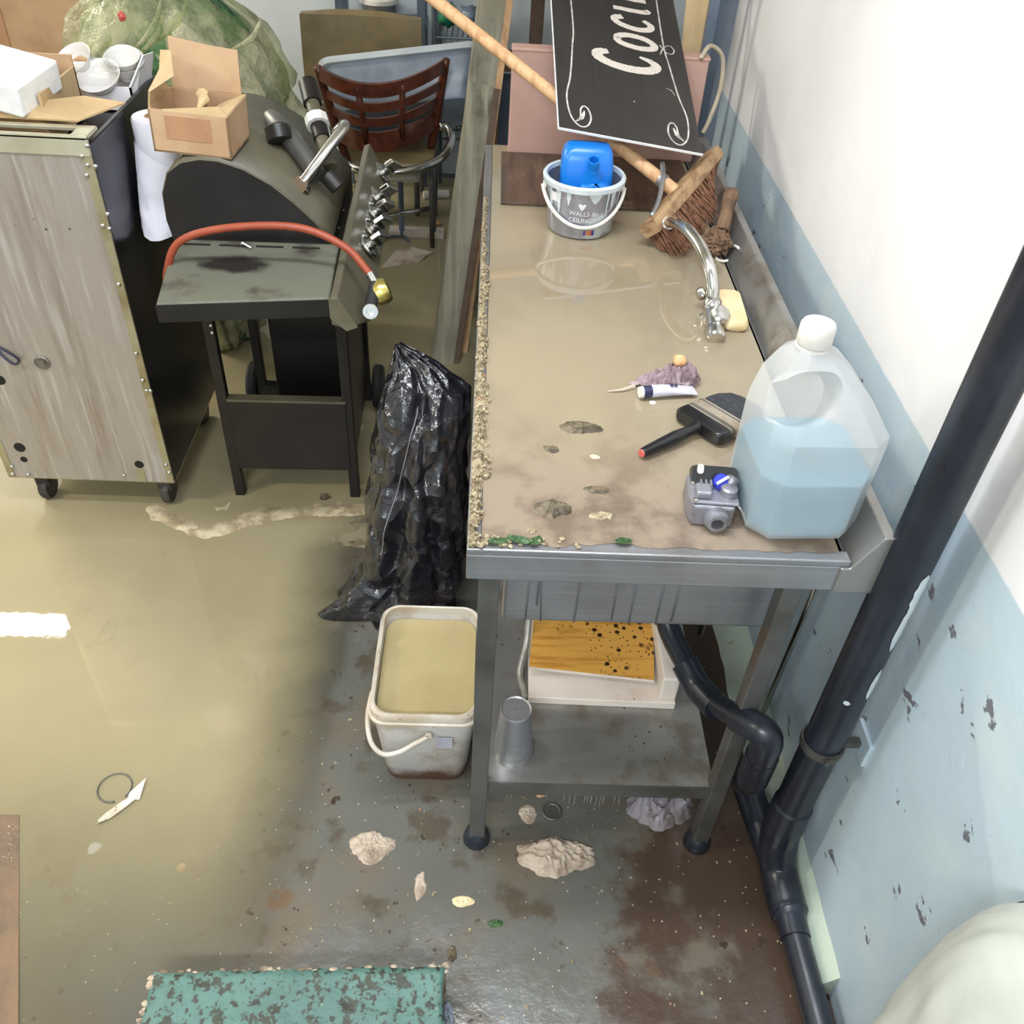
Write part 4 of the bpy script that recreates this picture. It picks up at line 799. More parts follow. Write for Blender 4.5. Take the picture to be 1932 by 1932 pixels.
def temp_obj(mb):
    me = bpy.data.meshes.new('tmp'); me.from_pydata([tuple(p) for p in mb.v], [], mb.f); bm = bmesh.new(); bm.from_mesh(me); bmesh.ops.recalc_face_normals(bm, faces=bm.faces); bm.to_mesh(me); bm.free()
    ob = bpy.data.objects.new('tmp', me); COL.objects.link(ob); return ob
body = MB(); body.loft(rings)
cut = MB(); cm = Matrix.Translation((-.042, -.055, .232)) @ Matrix.Rotation(-.55 + PI / 2, 4, 'X')
cut.prism([(x * 1.0 + y * .25, y * 1.05 - .004) for x, y in rect(.080, .068, .030, 6)], cm @ Matrix.Translation((0, 0, -.065)), .13)
ob, oc = temp_obj(body), temp_obj(cut)
md = ob.modifiers.new('b', 'BOOLEAN'); md.operation = 'DIFFERENCE'; md.object = oc; md.solver = 'EXACT'
bv = ob.modifiers.new('v', 'BEVEL'); bv.width = .005; bv.segments = 3; bv.limit_method = 'ANGLE'; bv.angle_limit = .35
bpy.context.view_layer.update()
jm = bpy.data.meshes.new_from_object(ob.evaluated_get(bpy.context.evaluated_depsgraph_get()))
jmb = MB(); jmb.add([v.co.copy() for v in jm.vertices], [tuple(p.vertices) for p in jm.polygons])
for q in (ob, oc): bpy.data.objects.remove(q)
build('handle_rim', MB().tube([cm @ Vector((x + y * .25, y * 1.05 - .004, .012 + .012 * 0)) for x, y in rect(.084, .072, .032, 6) + rect(.084, .072, .032, 6)[:1]], .0045, 8), 'white_plastic', J, local=True, smooth_=True) if False else None
build('jug_body', jmb, 'jug', J, local=True, smooth_=40)
lq = MB(); lq.loft([octo(.069, .069, .025, .004), octo(.075, .076, .026, .010), octo(.077, .079, .025, .022), octo(.078, .080, .0245, .104)]); build('liquid', lq, 'jug_liquid', J, local=True)
build('cap', MB().lathe([(.0215, 0), (.0225, .002), (.0225, .024), (.0205, .028), (.001, .0285)], Matrix.Translation((-.036, 0, .279)), 30), 'white_plastic', J, local=True, smooth_=35)
build('cap_ring', MB().lathe([(.0205, 0), (.0225, .0), (.0225, .004), (.0205, .004)], Matrix.Translation((-.036, 0, .273)), 30, False), 'white_plastic', J, local=True, smooth_=35)

# faucet
F = thing('mixer_tap', 'chrome swivel spout tap rising from the sink table', 'tap', (.435, 1.53, .85))
build('spout', MB().tube([(.439, 1.585, .885), (.440, 1.60, .905), (.432, 1.62, .935), (.418, 1.665, .957), (.404, 1.72, .963), (.394, 1.775, .955), (.386, 1.825, .938), (.383, 1.85, .925)], [.0135, .0125, .012, .012, .012, .012, .012, .0122], 18, sub=5), 'chrome', F, smooth_=True)
build('spout_tip', MB().tube([(.3835, 1.846, .927), (.381, 1.862, .914)], .0138, 18), 'chrome', F, smooth_=40)
build('tap_body', MB().lathe([(.020, 0), (.020, .01), (.016, .014), (.016, .03), (.019, .036), (.016, .046), (.012, .05)], Matrix.Translation((.439, 1.575, .848)), 22), 'chrome', F, smooth_=40)
build('tap_arm', MB().tube([(.439, 1.575, .878), (.437, 1.54, .874), (.433, 1.50, .872)], [.014, .016, .014], 18), 'chrome', F, smooth_=40)
build('lever_head', MB().lathe([(.015, -.014), (.019, -.010), (.0205, 0), (.019, .010), (.014, .014)], Matrix.Translation((.446, 1.535, .884)) @ Euler((.3, .5, 0)).to_matrix().to_4x4(), 8), 'chrome', F, bevel=.002)
build('inlet_nut', MB().lathe([(.016, 0), (.018, .004), (.018, .028), (.014, .032)], Matrix.Translation((.433, 1.508, .870)) @ Matrix.Rotation(PI / 2, 4, 'X') @ Matrix.Rotation(.12, 4, 'X'), 18), 'chrome', F, smooth_=40)
build('side_knob', MB().lathe([(.008, 0), (.0105, .006), (.0105, .016), (.006, .021)], Matrix.Translation((.426, 1.60, .885)) @ Euler((-.9, -.7, 0)).to_matrix().to_4x4(), 16), 'chrome', F, smooth_=40)
build('soap_bar', MB().loft([[Matrix.Translation((.482, 1.585, 0)) @ Matrix.Rotation(-.05, 4, 'Z') @ Vector((x, y, z)) for x, y in rect(w_, h_, .014, 5)] for w_, h_, z in ((.040, .125, .8575), (.048, .135, .864), (.048, .135, .874), (.042, .128, .880))]), 'soap', label='long cream bar of soap lying between tap and upstand', cat='soap', smooth_=40, base=(.482, 1.585, .8575))
# rag bundle behind tap
mb = MB(); mb.blob((.498, 1.87, .880), (.034, .045, .026), .38, 14, 40, 24, 4, floor=.858); mb.tube([(.512, 1.89, .895), (.525, 1.93, .925), (.537, 1.97, .945), (.543, 1.985, .93)], [.016, .014, .018, .006], 10, sub=5)
build('brown_rag', mb, 'rag', label='twisted brown rag between tap and upstand', cat='rag', base=(.5, 1.87, .858))
build('white_ring', MB().tube([Vector((.52 + .022 * math.cos(a), 1.835 + .03 * math.sin(a), .870 + .012 * math.cos(a))) for a in [k * PI / 9 for k in range(14)]], .003, 8), 'white_plastic', label='broken white plastic ring on the brown rag', cat='ring', smooth_=True, base=(.52, 1.835, .86))

# paint bucket
BK = thing('paint_bucket', 'silver paint bucket with pale drips and white handle on the sink table', 'bucket', (.207, 1.965, WZ))
r0, r1, bh = .072, .086, .118
build('tin_body', MB().lathe([(r0 - .004, 0), (r0, .003), (r1, bh), (r1 - .003, bh), (r0 - .003, .006), (.001, .006)], BK.matrix_world.copy(), 48), 'tin', BK, smooth_=40)
build('tin_rim', MB().lathe([(r1, bh - .012), (r1 + .004, bh - .010), (r1 + .005, bh), (r1 + .002, bh + .004), (r1 - .004, bh + .003), (r1 - .005, bh - .006)], BK.matrix_world.copy(), 48, False), 'paint_drip', BK, smooth_=40)
def onb(ang, z, off=.0012):
    r = r0 + (r1 - r0) * z / bh + off; return Vector((.207 + r * math.sin(ang), 1.965 - r * math.cos(ang), WZ + z))
hp = []
for k in range(25):
    a = -1.5 + 3.0 * k / 24; z = .095 - .062 * math.cos(a * PI / 3.0) ** 1.0
    hp.append(onb(a, max(.03, z), .007))
build('bail_handle', MB().tube(hp, .0042, 10), 'white_plastic', BK, smooth_=True)
for a in (-1.5, 1.5): build('handle_lug', MB().lathe([(.009, 0), (.009, .006), (.001, .007)], Matrix.Translation(onb(a, .095, 0)) @ Vector((math.sin(a), -math.cos(a), 0)).to_track_quat('Z', 'Y').to_matrix().to_4x4(), 14), 'white_plastic', BK, smooth_=40)
for a, top, l, w_ in ((-.75, bh - .01, .055, .16), (-.45, bh - .01, .030, .12), (.25, bh - .01, .022, .30), (.62, bh - .01, .075, .05), (.8, bh - .01, .045, .14), (1.1, bh - .01, .065, .1), (-1.05, bh - .01, .08, .1)):
    mb = MB(); mb.grid(lambda u, v, a=a, top=top, l=l, w_=w_: onb(a + (u - .5) * w_ * (1 - .5 * v ** 2) * (1 + .4 * noise.noise(Vector((v * 4, a * 9, 0)))), top - l * v * (.75 + .25 * math.sin(PI * u)), .0009), 8, 12); build('paint_drip', mb, 'paint_drip', BK, smooth_=True)
for txt, size, zz in (('WALLS &', .0145, .058), ('CEILINGS', .0145, .043)):
    vs, fs = text_mesh(txt, size); build('lettering', MB().add([onb(v.x / r1 * 1.05 - .06, zz + v.y, .0016) for v in vs], fs), 'white_card', BK)
lo = MB(); lo.add([onb(x / r1 - .08, .078 + y, .0016) for x, y in ((-.009, .006), (-.003, .008), (0, .005), (.003, .008), (.009, .006), (.006, -.001), (0, -.008), (-.006, -.001))], [tuple(range(8))]); build('emblem', lo, 'white_card', BK)
for k, c in enumerate(((70, 70, 150), (210, 120, 150), (220, 160, 60), (230, 120, 60), (150, 60, 120), (60, 60, 150))):
    m = mat('swatch', c, .4, blot=(tuple(int(x * .9) for x in c), 40, .4, .7)); mb = MB(); mb.add([onb(.03 + .055 * (k + i), z, .0014) for i, z in ((0, .012), (.8, .012), (.8, .024), (0, .024))], [(0, 1, 2, 3)]); build('colour_swatch', mb, m, BK)
mb = MB(); mb.add([onb(a, z, .0012) for a, z in ((-1.0, .078), (-.72, .078), (-.72, .098), (-1.0, .098))], [(0, 1, 2, 3)]); build('side_label', mb, 'white_card', BK)
# blue bottle in the bucket
BB = thing('blue_bottle', 'bright blue plastic bottle standing in the silver paint bucket', 'bottle', (.215, 1.985, WZ + .008))
mb = MB(); mb.loft([[Vector((.212 + x, 1.978 + y + (z - .87) * .12, z)) for x, y in rect(w_, d_, .016, 5)] for w_, d_, z in ((.10, .062, .866), (.112, .07, .875), (.116, .072, .95), (.112, .068, 1.0), (.104, .06, 1.022), (.09, .045, 1.03))]); build('bottle_body', mb, 'blue_plastic', BB, smooth_=40)
mb = MB(); mb.tube([(.224, 1.955, .935), (.222, 1.945, .965), (.220, 1.935, .992), (.219, 1.930, 1.006)], [.034, .026, .016, .0135], 22, sub=4); build('spout_cone', mb, 'blue_plastic', BB, smooth_=True)
build('neck', MB().lathe([(.0125, 0), (.0135, .001), (.0135, .022), (.0105, .022), (.0105, .004), (.001, .003)], Matrix.Translation((.219, 1.930, 1.004)) @ Euler((.35, 0, 0)).to_matrix().to_4x4(), 24), 'blue_plastic', BB, smooth_=40)
mb = MB(); mb.loft([[Vector((.228 + x, 1.942 + y, z)) for x, y in rect(w_, .052, .018, 5)] for w_, z in ((.06, .90), (.072, .948), (.06, .966), (.03, .974))]); build('front_bulge', mb, 'blue_plastic', BB, smooth_=40)
build('bottle_label', MB().box((.200, 1.9145, .932), (.256, 1.916, .946)), 'blue_label', BB)

# broom
BR = thing('push_broom', 'wooden broom with coir bristles and long pale handle lying across the sink table', 'broom', (.43, 1.98, WZ))
ba, bb = Vector((.348, 1.86, .905)), Vector((.52, 2.13, .975)); bd_ = (bb - ba).normalized()
bn = Vector((-.62, .05, .55)); bn = (bn - bd_ * bn.dot(bd_)).normalized(); bt = bd_.cross(bn)
Mx = axes((ba + bb) / 2, bd_, bt, bn); L2 = (bb - ba).length / 2
mb = MB(); mb.loft([[Mx @ Vector((x, y, z)) for y, z in rect(.058 - .01 * abs(x / L2) ** 3, .03, .006, 3)] for x in (-L2, -L2 * .9, 0, L2 * .9, L2)]); build('broom_block', mb, 'wood_broom', BR, smooth_=35)
mb = MB(); rn = random.Random(3)
for i in range(26):
    for j in range(5):
        x = -L2 * .94 + 1.88 * L2 * (i + rn.random() * .6) / 26; y = -.022 + .044 * j / 4
        for q in range(9):
            a = Mx @ Vector((x + rn.uniform(-.004, .004), y + rn.uniform(-.003, .003), -.012)); e = Mx @ Vector((x * 1.08 + rn.uniform(-.014, .014), y * 1.6 + rn.uniform(-.008, .008), -.070 - rn.random() * .022))
            e.z = max(e.z, WZ + .002)
            if e.x > .515: e.x = .515
            mb.tube([a, e], [.0017, .0009], 3, False)
build('bristles', mb, 'bristle', BR, kind='stuff')
ha = Vector((.432, 1.985, .93)); hb = Vector((.159, 2.17, 1.064)); hdv = (hb - ha).normalized()
build('handle', MB().tube([ha - hdv * .01, ha + hdv * 1.15], .0145, 18), 'wood_pale', BR, smooth_=40)
build('bracket', MB().tube([ha + hdv * .06 + Vector((.0, .02, .03)), ha + hdv * .055 + Vector((-.006, -.022, .014)), ha + hdv * .02 + Vector((-.045, -.06, .0)), ba + bd_ * .03 + bn * .016], .0055, 8, sub=4), 'steel', BR, smooth_=True)
build('bracket_collar', MB().tube([ha + hdv * .05, ha + hdv * .066], .0165, 16), 'steel', BR, smooth_=40)

# ================================================================== BACK OF THE TABLE
build('wet_board', MB().box((.028, 2.065, .8572), (.50, 2.39, .866)), 'wood_wet', label='dark wet wooden board lying at the back of the sink table', cat='board', bevel=.002, base=(.26, 2.2, .8572))
t = thing('pink_board', 'dusty pink board standing on the back of the sink table', 'board', (.29, 2.415, .858))
build('board', MB().box((.045, 2.395, .858), (.53, 2.435, 1.112)), 'pink_board', t, bevel=.004)
build('top_lip', MB().box((.043, 2.393, 1.106), (.532, 2.437, 1.114)), 'pink_board', t, bevel=.002)
# chalkboard sign
u = Vector((.323, .02, -.048)); SW = u.length; u.normalize(); v = Vector((.045, .96, .27)); v = (v - u * v.dot(u)).normalized(); nn = u.cross(v).normalized()
if nn.z < 0: nn = -nn
SG = thing('chalkboard_sign', 'black chalkboard sign with white script lettering tilted over the blue bottle', 'sign', matrix=axes((.145, 2.0, 1.062), u, v, nn))
SH = .72
build('board', MB().box((0, 0, -.004), (SW, SH, 0)), 'chalkboard', SG, local=True)
build('white_edge', MB().box((-.0015, -.0025, -.0045), (SW + .0015, .0, .0003)), 'foam', SG, local=True); build('white_edge', MB().box((-.002, 0, -.0045), (0, SH, .0003)), 'foam', SG, local=True)
def ribbon(pts, ws, z=.0006, sub=8, rough=0):
    pts = [Vector((x, y, 0)) for x, y in pts]; pts, ws = smooth(pts, list(ws), sub); L_, R_ = [], []
    for i, p in enumerate(pts):
        d = (pts[min(i + 1, len(pts) - 1)] - pts[max(i - 1, 0)]).normalized(); nrm_ = Vector((-d.y, d.x, 0)); w_ = ws[i] / 2
        L_.append(p + nrm_ * w_ * (1 + rough * noise.noise(Vector((i * .9, 1, 0))))); R_.append(p - nrm_ * w_ * (1 + rough * noise.noise(Vector((i * .9, 5, 0)))))
    mb = MB(); k = len(pts); mb.add([Vector((p.x, p.y, z)) for p in L_ + R_], [(i, i + 1, k + i + 1, k + i) for i in range(k - 1)]); return mb
# lettering runs up the board: local x' = along v, letter tops point to -u
def LT(pts, s, y0, xb): return [(xb - b * s, y0 + a * s * .54) for a, b in pts]      # (a along text, b up the letter)
XB, s_ = SW * .77, .150
letters = [
 ([(.72, .80), (.62, .95), (.38, .98), (.14, .80), (.03, .50), (.10, .18), (.34, .02), (.58, .08), (.74, .28)], [.10, .16, .17, .16, .17, .17, .16, .12, .05], 0),
 ([(.40, .62), (.14, .58), (.0, .30), (.10, .04), (.32, .0), (.54, .14), (.60, .40), (.48, .58), (.32, .62)], [.12] * 9, .86),
 ([(.56, .48), (.42, .62), (.16, .56), (.0, .28), (.10, .05), (.34, .0), (.56, .12)], [.11, .12, .12, .12, .12, .11, .07], 1.58),
 ([(.05, .62), (.07, .2), (.14, .02), (.24, .06)], [.10, .11, .11, .08], 2.26), ([(.35, .80), (.40, .78)], [.10, .10], 2.30),
 ([(.0, .62), (.04, .02)], [.1, .1], 2.75), ([(.03, .36), (.18, .60), (.34, .56), (.38, .2), (.46, .02)], [.08, .1, .1, .1, .08], 2.75),
 ([(.40, .5), (.24, .62), (.06, .46), (.04, .16), (.20, .0), (.38, .16), (.42, .5), (.42, .2), (.52, .02)], [.1] * 9, 3.4)]
for pts, ws, off in letters:
    build('letter', ribbon(LT(pts, s_, .270 + off * .113, XB), [x * s_ * 1.1 for x in ws], .0006, 8, .25), 'chalk', SG, local=True)
def border(sx):
    f = (lambda x: x) if sx > 0 else (lambda x: SW - x)
    x0 = .030
    build('border_line', ribbon([(f(x0 + .016), SH), (f(x0 + .020), .42), (f(x0 + .014), .32), (f(x0 + .004), .20), (f(x0 - .008), .12), (f(x0 - .002), .05), (f(x0 + .016), .018), (f(x0 + .034), .022), (f(x0 + .044), .05), (f(x0 + .040), .082), (f(x0 + .030), .092), (f(x0 + .022), .078), (f(x0 + .020), .05), (f(x0 + .010), .032)], [.004] * 14, .0006, 8), 'chalk_line', SG, local=True)
    build('border_fill', ribbon([(f(x0 + .012), .034), (f(x0 + .024), .05), (f(x0 + .030), .074)], [.003, .010, .003], .0006, 6, .6), 'chalk_line', SG, local=True)
border(1); border(-1)
build('border_loop', ribbon([(SW - .060, .40), (SW - .045, .372), (SW - .03, .372), (SW - .024, .39), (SW - .034, .405), (SW - .05, .392), (SW - .062, .36)], [.003] * 7, .0006, 6), 'chalk_line', SG, local=True)
build('scratch', ribbon([(SW - .062, .222), (SW - .050, .218), (SW - .042, .200)], [.002, .002, .001], .0006, 5), 'chalk_line', SG, local=True); build('fleck', ribbon([(SW * .55, .148), (SW * .56, .144)], [.003, .002], .0006, 3), 'foam', SG, local=True)

# ================================================================== UNDER THE TABLE
SZ = .213
C2 = thing('steel_cup', 'steel tumbler turned upside down on the lower shelf', 'cup', (.083, 1.012, SZ))
build('cup_wall', MB().lathe([(.040, 0), (.0405, .004), (.039, .008), (.0285, .125), (.027, .130)], C2.matrix_world.copy(), 32, False), 'steel', C2, smooth_=40)
build('cup_base', MB().lathe([(.0285, .126), (.0295, .129), (.028, .132), (.0255, .1295), (.001, .1295)], C2.matrix_world.copy(), 32, False), 'steel', C2, smooth_=40)
build('flexible_hose', MB().tube([(.11, 1.40, .55), (.115, 1.32, .36), (.112, 1.25, .262), (.098, 1.19, .228), (.106, 1.15, .222), (.11, 1.13, .221)], .0072, 12, sub=6), 'hose_grey', label='grey flexible hose hanging behind the upturned steel tumbler', cat='hose', smooth_=True, base=(.11, 1.2, SZ))
build('speckled_board', MB().box((.118, 1.12, SZ), (.418, 1.50, SZ + .020), Matrix.Translation((.27, 1.3, 0)) @ Matrix.Rotation(-.02, 4, 'Z') @ Matrix.Translation((-.27, -1.3, 0))), 'white_board', label='speckled white board lowest of the boards on the lower shelf', cat='board', bevel=.002, base=(.27, 1.3, SZ))
t = thing('laminate_board', 'orange wood grain board spotted with mud on the lower shelf', 'board', (.245, 1.35, .235))
Mx = Matrix.Translation((.243, 1.17, .262)) @ Euler((.06, 0, -.10)).to_matrix().to_4x4()
build('board_core', MB().box((-.128, -.005, -.008), (.128, .36, .0), Mx), 'white_board', t); build('laminate', MB().box((-.128, -.005, .0002), (.128, .36, .002), Mx), 'wood_orange', t)
build('white_block', MB().box((.380, 1.125, .2335), (.415, 1.50, .30)), 'white_board', label='narrow white block standing beside the orange board', cat='block', bevel=.004, base=(.4, 1.3, .2335))
build('wood_offcut', MB().box((.455, 1.40, SZ), (.462, 1.60, .33)), 'wood_orange', label='thin upright wood offcut behind the black waste pipe', cat='board', base=(.458, 1.5, SZ))
build('shade_box', MB().loft([[Vector((.085 + x, 1.98 + y, z)) for x, y in rect(w_, d_, .02, 4)] for w_, d_, z in ((.15, .60, .213), (.16, .62, .23), (.17, .64, .72), (.175, .645, .74))]), 'black_rubber', label='black plastic crate on the lower shelf at the far end', cat='crate', base=(.085, 1.98, .213))  # added dark box, stands in for the shade beside and under the table
# pail of muddy water
PL = thing('square_pail', 'rectangular white pail splashed with mud beside the table leg', 'pail', (-.092, 1.19, 0))
def ring(w_, d_, z, r=.035): return [Vector((-.092 + x, 1.19 + y, z)) for x, y in rect(w_, d_, r, 6)]
mb = MB(); mb.loft([ring(.165, .225, 0, .03), ring(.17, .232, .004, .032), ring(.205, .285, .235), ring(.205, .285, .262), ring(.197, .277, .262), ring(.197, .277, .235), ring(.160, .222, .008, .03)]); build('pail_wall', mb, 'pail_body', PL, smooth_=35)
mb = MB(); mb.loft([ring(.203, .283, .236), ring(.219, .299, .238), ring(.219, .299, .244), ring(.213, .293, .247), ring(.211, .291, .262), ring(.203, .283, .268), ring(.196, .276, .266), ring(.196, .276, .25)], False); build('pail_rim', mb, 'dirty_pail', PL, smooth_=35)
build('pail_handle', MB().tube([(-.198, 1.12, .243), (-.204, 1.075, .222), (-.196, 1.040, .188), (-.172, 1.026, .166), (-.14, 1.030, .168), (-.11, 1.036, .188), (-.085, 1.041, .205)], .0052, 10, sub=6), 'dirty_pail', PL, smooth_=True)
build('handle_lug', MB().lathe([(.008, 0), (.008, .008), (.001, .009)], Matrix.Translation((-.082, 1.047, .205)) @ Matrix.Rotation(PI / 2, 4, 'X'), 14), 'dirty_pail', PL, smooth_=40)
build('printed_label', MB().box((-.065, 1.0545, .155), (-.035, 1.0560, .195), Matrix.Translation((0, 1.056, .175)) @ Matrix.Rotation(.105, 4, 'X') @ Matrix.Translation((0, -1.056 - .006, -.175))), 'tube_white', PL)
mb = MB(); mb.loft([ring(.193, .273, .225), ring(.1935, .2735, .229)]); build('pail_water', mb, 'mud_water_pail', label='cloudy yellow water filling the white pail', cat='water', base=(-.092, 1.19, .225))
# black bin bag
rn = random.Random(5)
lev = [(0, -.205, 1.60, .150, .115), (.03, -.195, 1.605, .135, .118), (.10, -.160, 1.61, .128, .125), (.20, -.150, 1.62, .125, .125), (.32, -.146, 1.635, .118, .12), (.44, -.140, 1.65, .112, .11), (.54, -.128, 1.665, .105, .09), (.60, -.120, 1.68, .096, .065), (.645, -.145, 1.69, .058, .03), (.67, -.170, 1.70, .028, .014), (.685, -.185, 1.705, .006, .006)]
def lerp(z):
    for a, b in zip(lev, lev[1:]):
        if a[0] <= z <= b[0]: t_ = (z - a[0]) / (b[0] - a[0]); return [a[i] + (b[i] - a[i]) * t_ for i in range(1, 5)]
    return lev[-1][1:]
def bagp(ph, z, k=1):
    cx, cy, rx, ry = lerp(z); q = Vector((math.cos(ph) * 1.5, math.sin(ph) * 1.5, z * 7))
    fold = 0
    for a, w_, dp, tw in ((-1.9, .20, .22, .5), (-1.15, .14, .20, -1.5), (2.6, .3, .12, .4), (1.2, .3, .12, .2)):
        d = (ph - a - tw * (z - .3) + PI) % (2 * PI) - PI; fold -= dp * math.exp(-(d / w_) ** 2)
    w_ = abs(noise.noise(q * 1.1)) * .22 + abs(noise.noise(Vector((q.x * 3, q.y * 3, q.z * 1.4)))) * .08 + abs(noise.noise(q * 5)) * .03 - .1
    r = 1 + (fold + w_) * k
    fl = 0
    if z < .2:  # corner spread on the floor to the left
        d = (ph + 2.55 + PI) % (2 * PI) - PI; fl = .55 * math.exp(-(d / .33) ** 2) * (1 - z / .2) ** 1.3
    x = cx + rx * (r + fl) * math.cos(ph); y = cy + ry * (r + fl * .4) * math.sin(ph)
    return Vector((min(x, -.024), max(y, 1.475), max(0.001, z + .012 * noise.noise(q * 2.5) * (z > .01))))
nu, nv = 150, 110; rings = []
for j in range(nv + 1):
    z = .685 * j / nv; rings.append([bagp(2 * PI * i / nu - PI, z) for i in range(nu)])
BG = thing('bin_bag', 'shiny crumpled black bin bag slumped beside the sink table', 'bag', (-.17, 1.62, 0))
mb = MB(); mb.loft(rings); build('bag_film', mb, 'bin_bag', BG, smooth_=60)
build('drawstring', MB().tube([bagp(-2.5 + .05 * k * 0, .05, 1) + Vector((-.004, -.004, 0)) if k == 0 else bagp(-2.3 + .06 * k, .62 - .045 * (10 - k), 1) + Vector((-.002, -.004, 0)) for k in range(1, 11)], .0012, 6, sub=2), 'grey_paper', BG, smooth_=True)
# planks leaning between bag and table
def plank(b0, t0, wv, th, lab, m1, m2):
    b0, t0 = Vector(b0), Vector(t0); d = (t0 - b0).normalized(); wv = Vector(wv); wl = wv.length; wv = (wv - d * wv.dot(d)).normalized(); nr = d.cross(wv).normalized()
    if nr.y > 0: nr = -nr
    T = thing('leaning_plank', lab, 'plank', tuple(b0)); ln = (t0 - b0).length
    Mx = axes(b0, wv, d, nr)
    mb = MB(); mb.box((0, 0, -th), (wl, ln, 0), Mx); mb.v = [Vector((p.x, p.y, max(.001, p.z))) for p in mb.v]
    build('plank_body', mb, m1, T)
    mb = MB(); mb.box((wl, 0, -th - .001), (wl + .022, ln * .995, .001), Mx); mb.v = [Vector((p.x, p.y, max(.001, p.z))) for p in mb.v]
    build('plank_edge', mb, m2, T)
plank((-.180, 2.705, 0.0), (-.070, 2.985, .86), (.075, .02, 0), .03, 'grey green plank with raw brown edge leaning behind the bin bag', 'plank_grey', 'plank_edge')
plank((-.165, 2.78, 0.0), (-.030, 3.30, 1.25), (.085, .02, 0), .03, 'taller grey plank leaning behind the brown edged plank', 'plank_grey', 'wood_pale')
t = thing('timber_stand', 'dark timber stand behind the leaning planks', 'stand', (.2, 3.4, 0))
for x in (-.02, .12, .55): build('post', MB().box((x, 3.40, 0), (x + .045, 3.45, 1.3)), 'plank_edge', t)
build('rail', MB().box((-.02, 3.40, .78), (.595, 3.45, .84)), 'plank_edge', t); build('rail', MB().box((-.02, 3.40, 1.2), (.595, 3.45, 1.26)), 'plank_edge', t)
build('back_sheet', MB().box((-.02, 3.45, 0), (.60, 3.458, .76)), 'rack_paint', t)
mb = MB(); mb.grid(lambda u, v: Vector((.06 + .26 * u, 2.95 + .30 * u - .1 * v, 1.10 - .10 * u + .22 * v + .02 * math.sin(u * 5))), 8, 6); build('cardboard_sheet', mb, 'cardboard', label='curved cardboard sheet behind the chalkboard sign', cat='cardboard', solid=.008, base=(.2, 3.0, 1.0))
mb = MB(); mb.grid(lambda u, v: Vector((.50 + .07 * u, 2.62 + .10 * v, 1.05 + .26 * v + .01 * math.sin(u * 6))), 5, 6); build('cardboard_offcut', mb, 'cardboard_in', label='torn cardboard strip right of the chalkboard sign', cat='cardboard', solid=.006, base=(.53, 2.65, 1.05))
t = thing('rack_post', 'blue grey metal rack posts in the far right corner', 'rack', (.60, 2.7, 0))
for x, y in ((.560, 2.60), (.605, 2.70)): build('post', MB().box((x - .012, y - .012, 0), (x + .012, y + .012, 1.9)), 'rack_paint', t)
for z in (.3, 1.5): build('crossbar', MB().box((.553, 2.588, z), (.612, 2.71, z + .03)), 'rack_paint', t)
build('beige_cable', MB().tube([(.505, 2.385, 1.115), (.535, 2.44, 1.13), (.575, 2.46, 1.10), (.582, 2.45, 1.03), (.565, 2.43, .96), (.548, 2.41, .93)], .0055, 8, sub=6), 'cable', label='beige cable looping down right of the chalkboard sign', cat='cable', smooth_=True, base=(.55, 2.4, .93))

# ================================================================== FAR BACK: CHAIRS, TUB, RACK, CRATES
CH = thing('wooden_chair', 'brown wooden ladder back chair with chrome arm hoop', 'chair', (-.42, 3.6, 0))
def backpt(u, z):  # u -1..1 across the back, curved towards the seat
    s = (z - .42) / .36
    return Vector((-.385 + u * (.150 + .065 * s), 3.36 - .10 * s + .15 * u * u + .085 * u, z))
def railmb(z, h, th, n=18, dip=0):
    mb = MB(); rr = []
    for k in range(n + 1):
        u = -1 + 2 * k / n; p = backpt(u, z - dip * (1 - u * u)); rr.append([p + Vector((0, -th, -h)), p + Vector((0, th, -h)), p + Vector((0, th, h)), p + Vector((0, -th, h))])
    return mb.loft(rr)
build('top_rail', railmb(.765, .022, .012, dip=.03), 'wood_dark', CH, smooth_=40)
build('back_slat', railmb(.695, .014, .008, dip=.02), 'wood_dark', CH, smooth_=40); build('back_slat', railmb(.635, .014, .008, dip=.015), 'wood_dark', CH, smooth_=40)
build('lower_panel', railmb(.555, .035, .008, dip=.01), 'wood_dark', CH, smooth_=40)
for u_ in (-.35, .35): build('splat', MB().tube([backpt(u_, .54), backpt(u_, .64), backpt(u_, .745)], .012, 8), 'wood_dark', CH, smooth_=True)
for u_ in (-1, 1):
    build('back_post', MB().tube([backpt(u_, .785), backpt(u_, .67), backpt(u_, .54), backpt(u_, .43)], [.014, .016, .017, .016], 10, sub=3), 'wood_dark', CH, smooth_=True)
    e = backpt(u_, .43); build('leg', MB().tube([e, (e.x, e.y + .04, 0.0)], [.013, .010], 12), 'steel_dark', CH, smooth_=True)
    build('leg', MB().tube([(e.x, 3.72, .41), (e.x, 3.74, 0)], [.012, .010], 12), 'steel_dark', CH, smooth_=True)
build('seat', MB().loft([[Vector((-.395 + x, 3.58 + y, z)) for x, y in rect(.36, .34, .06, 5)] for z in (.405, .435)]), 'olive_vinyl', CH, bevel=.008)
build('arm_hoop', MB().tube([(-.60, 3.52, .50), (-.585, 3.40, .48), (-.5, 3.27, .47), (-.40, 3.225, .47), (-.28, 3.25, .475), (-.185, 3.33, .49), (-.148, 3.43, .52), (-.16, 3.50, .545), (-.195, 3.50, .55)], .0155, 12, sub=5), 'chrome', CH, smooth_=True)
build('stretcher', MB().tube([backpt(-1, .43) + Vector((0, .03, -.25)), backpt(1, .43) + Vector((0, .03, -.25))], .010, 10), 'chrome', CH, smooth_=True)
t = thing('slatted_heater', 'small white slatted heater on dark feet under the brown chair', 'heater', (-.37, 3.68, 0))
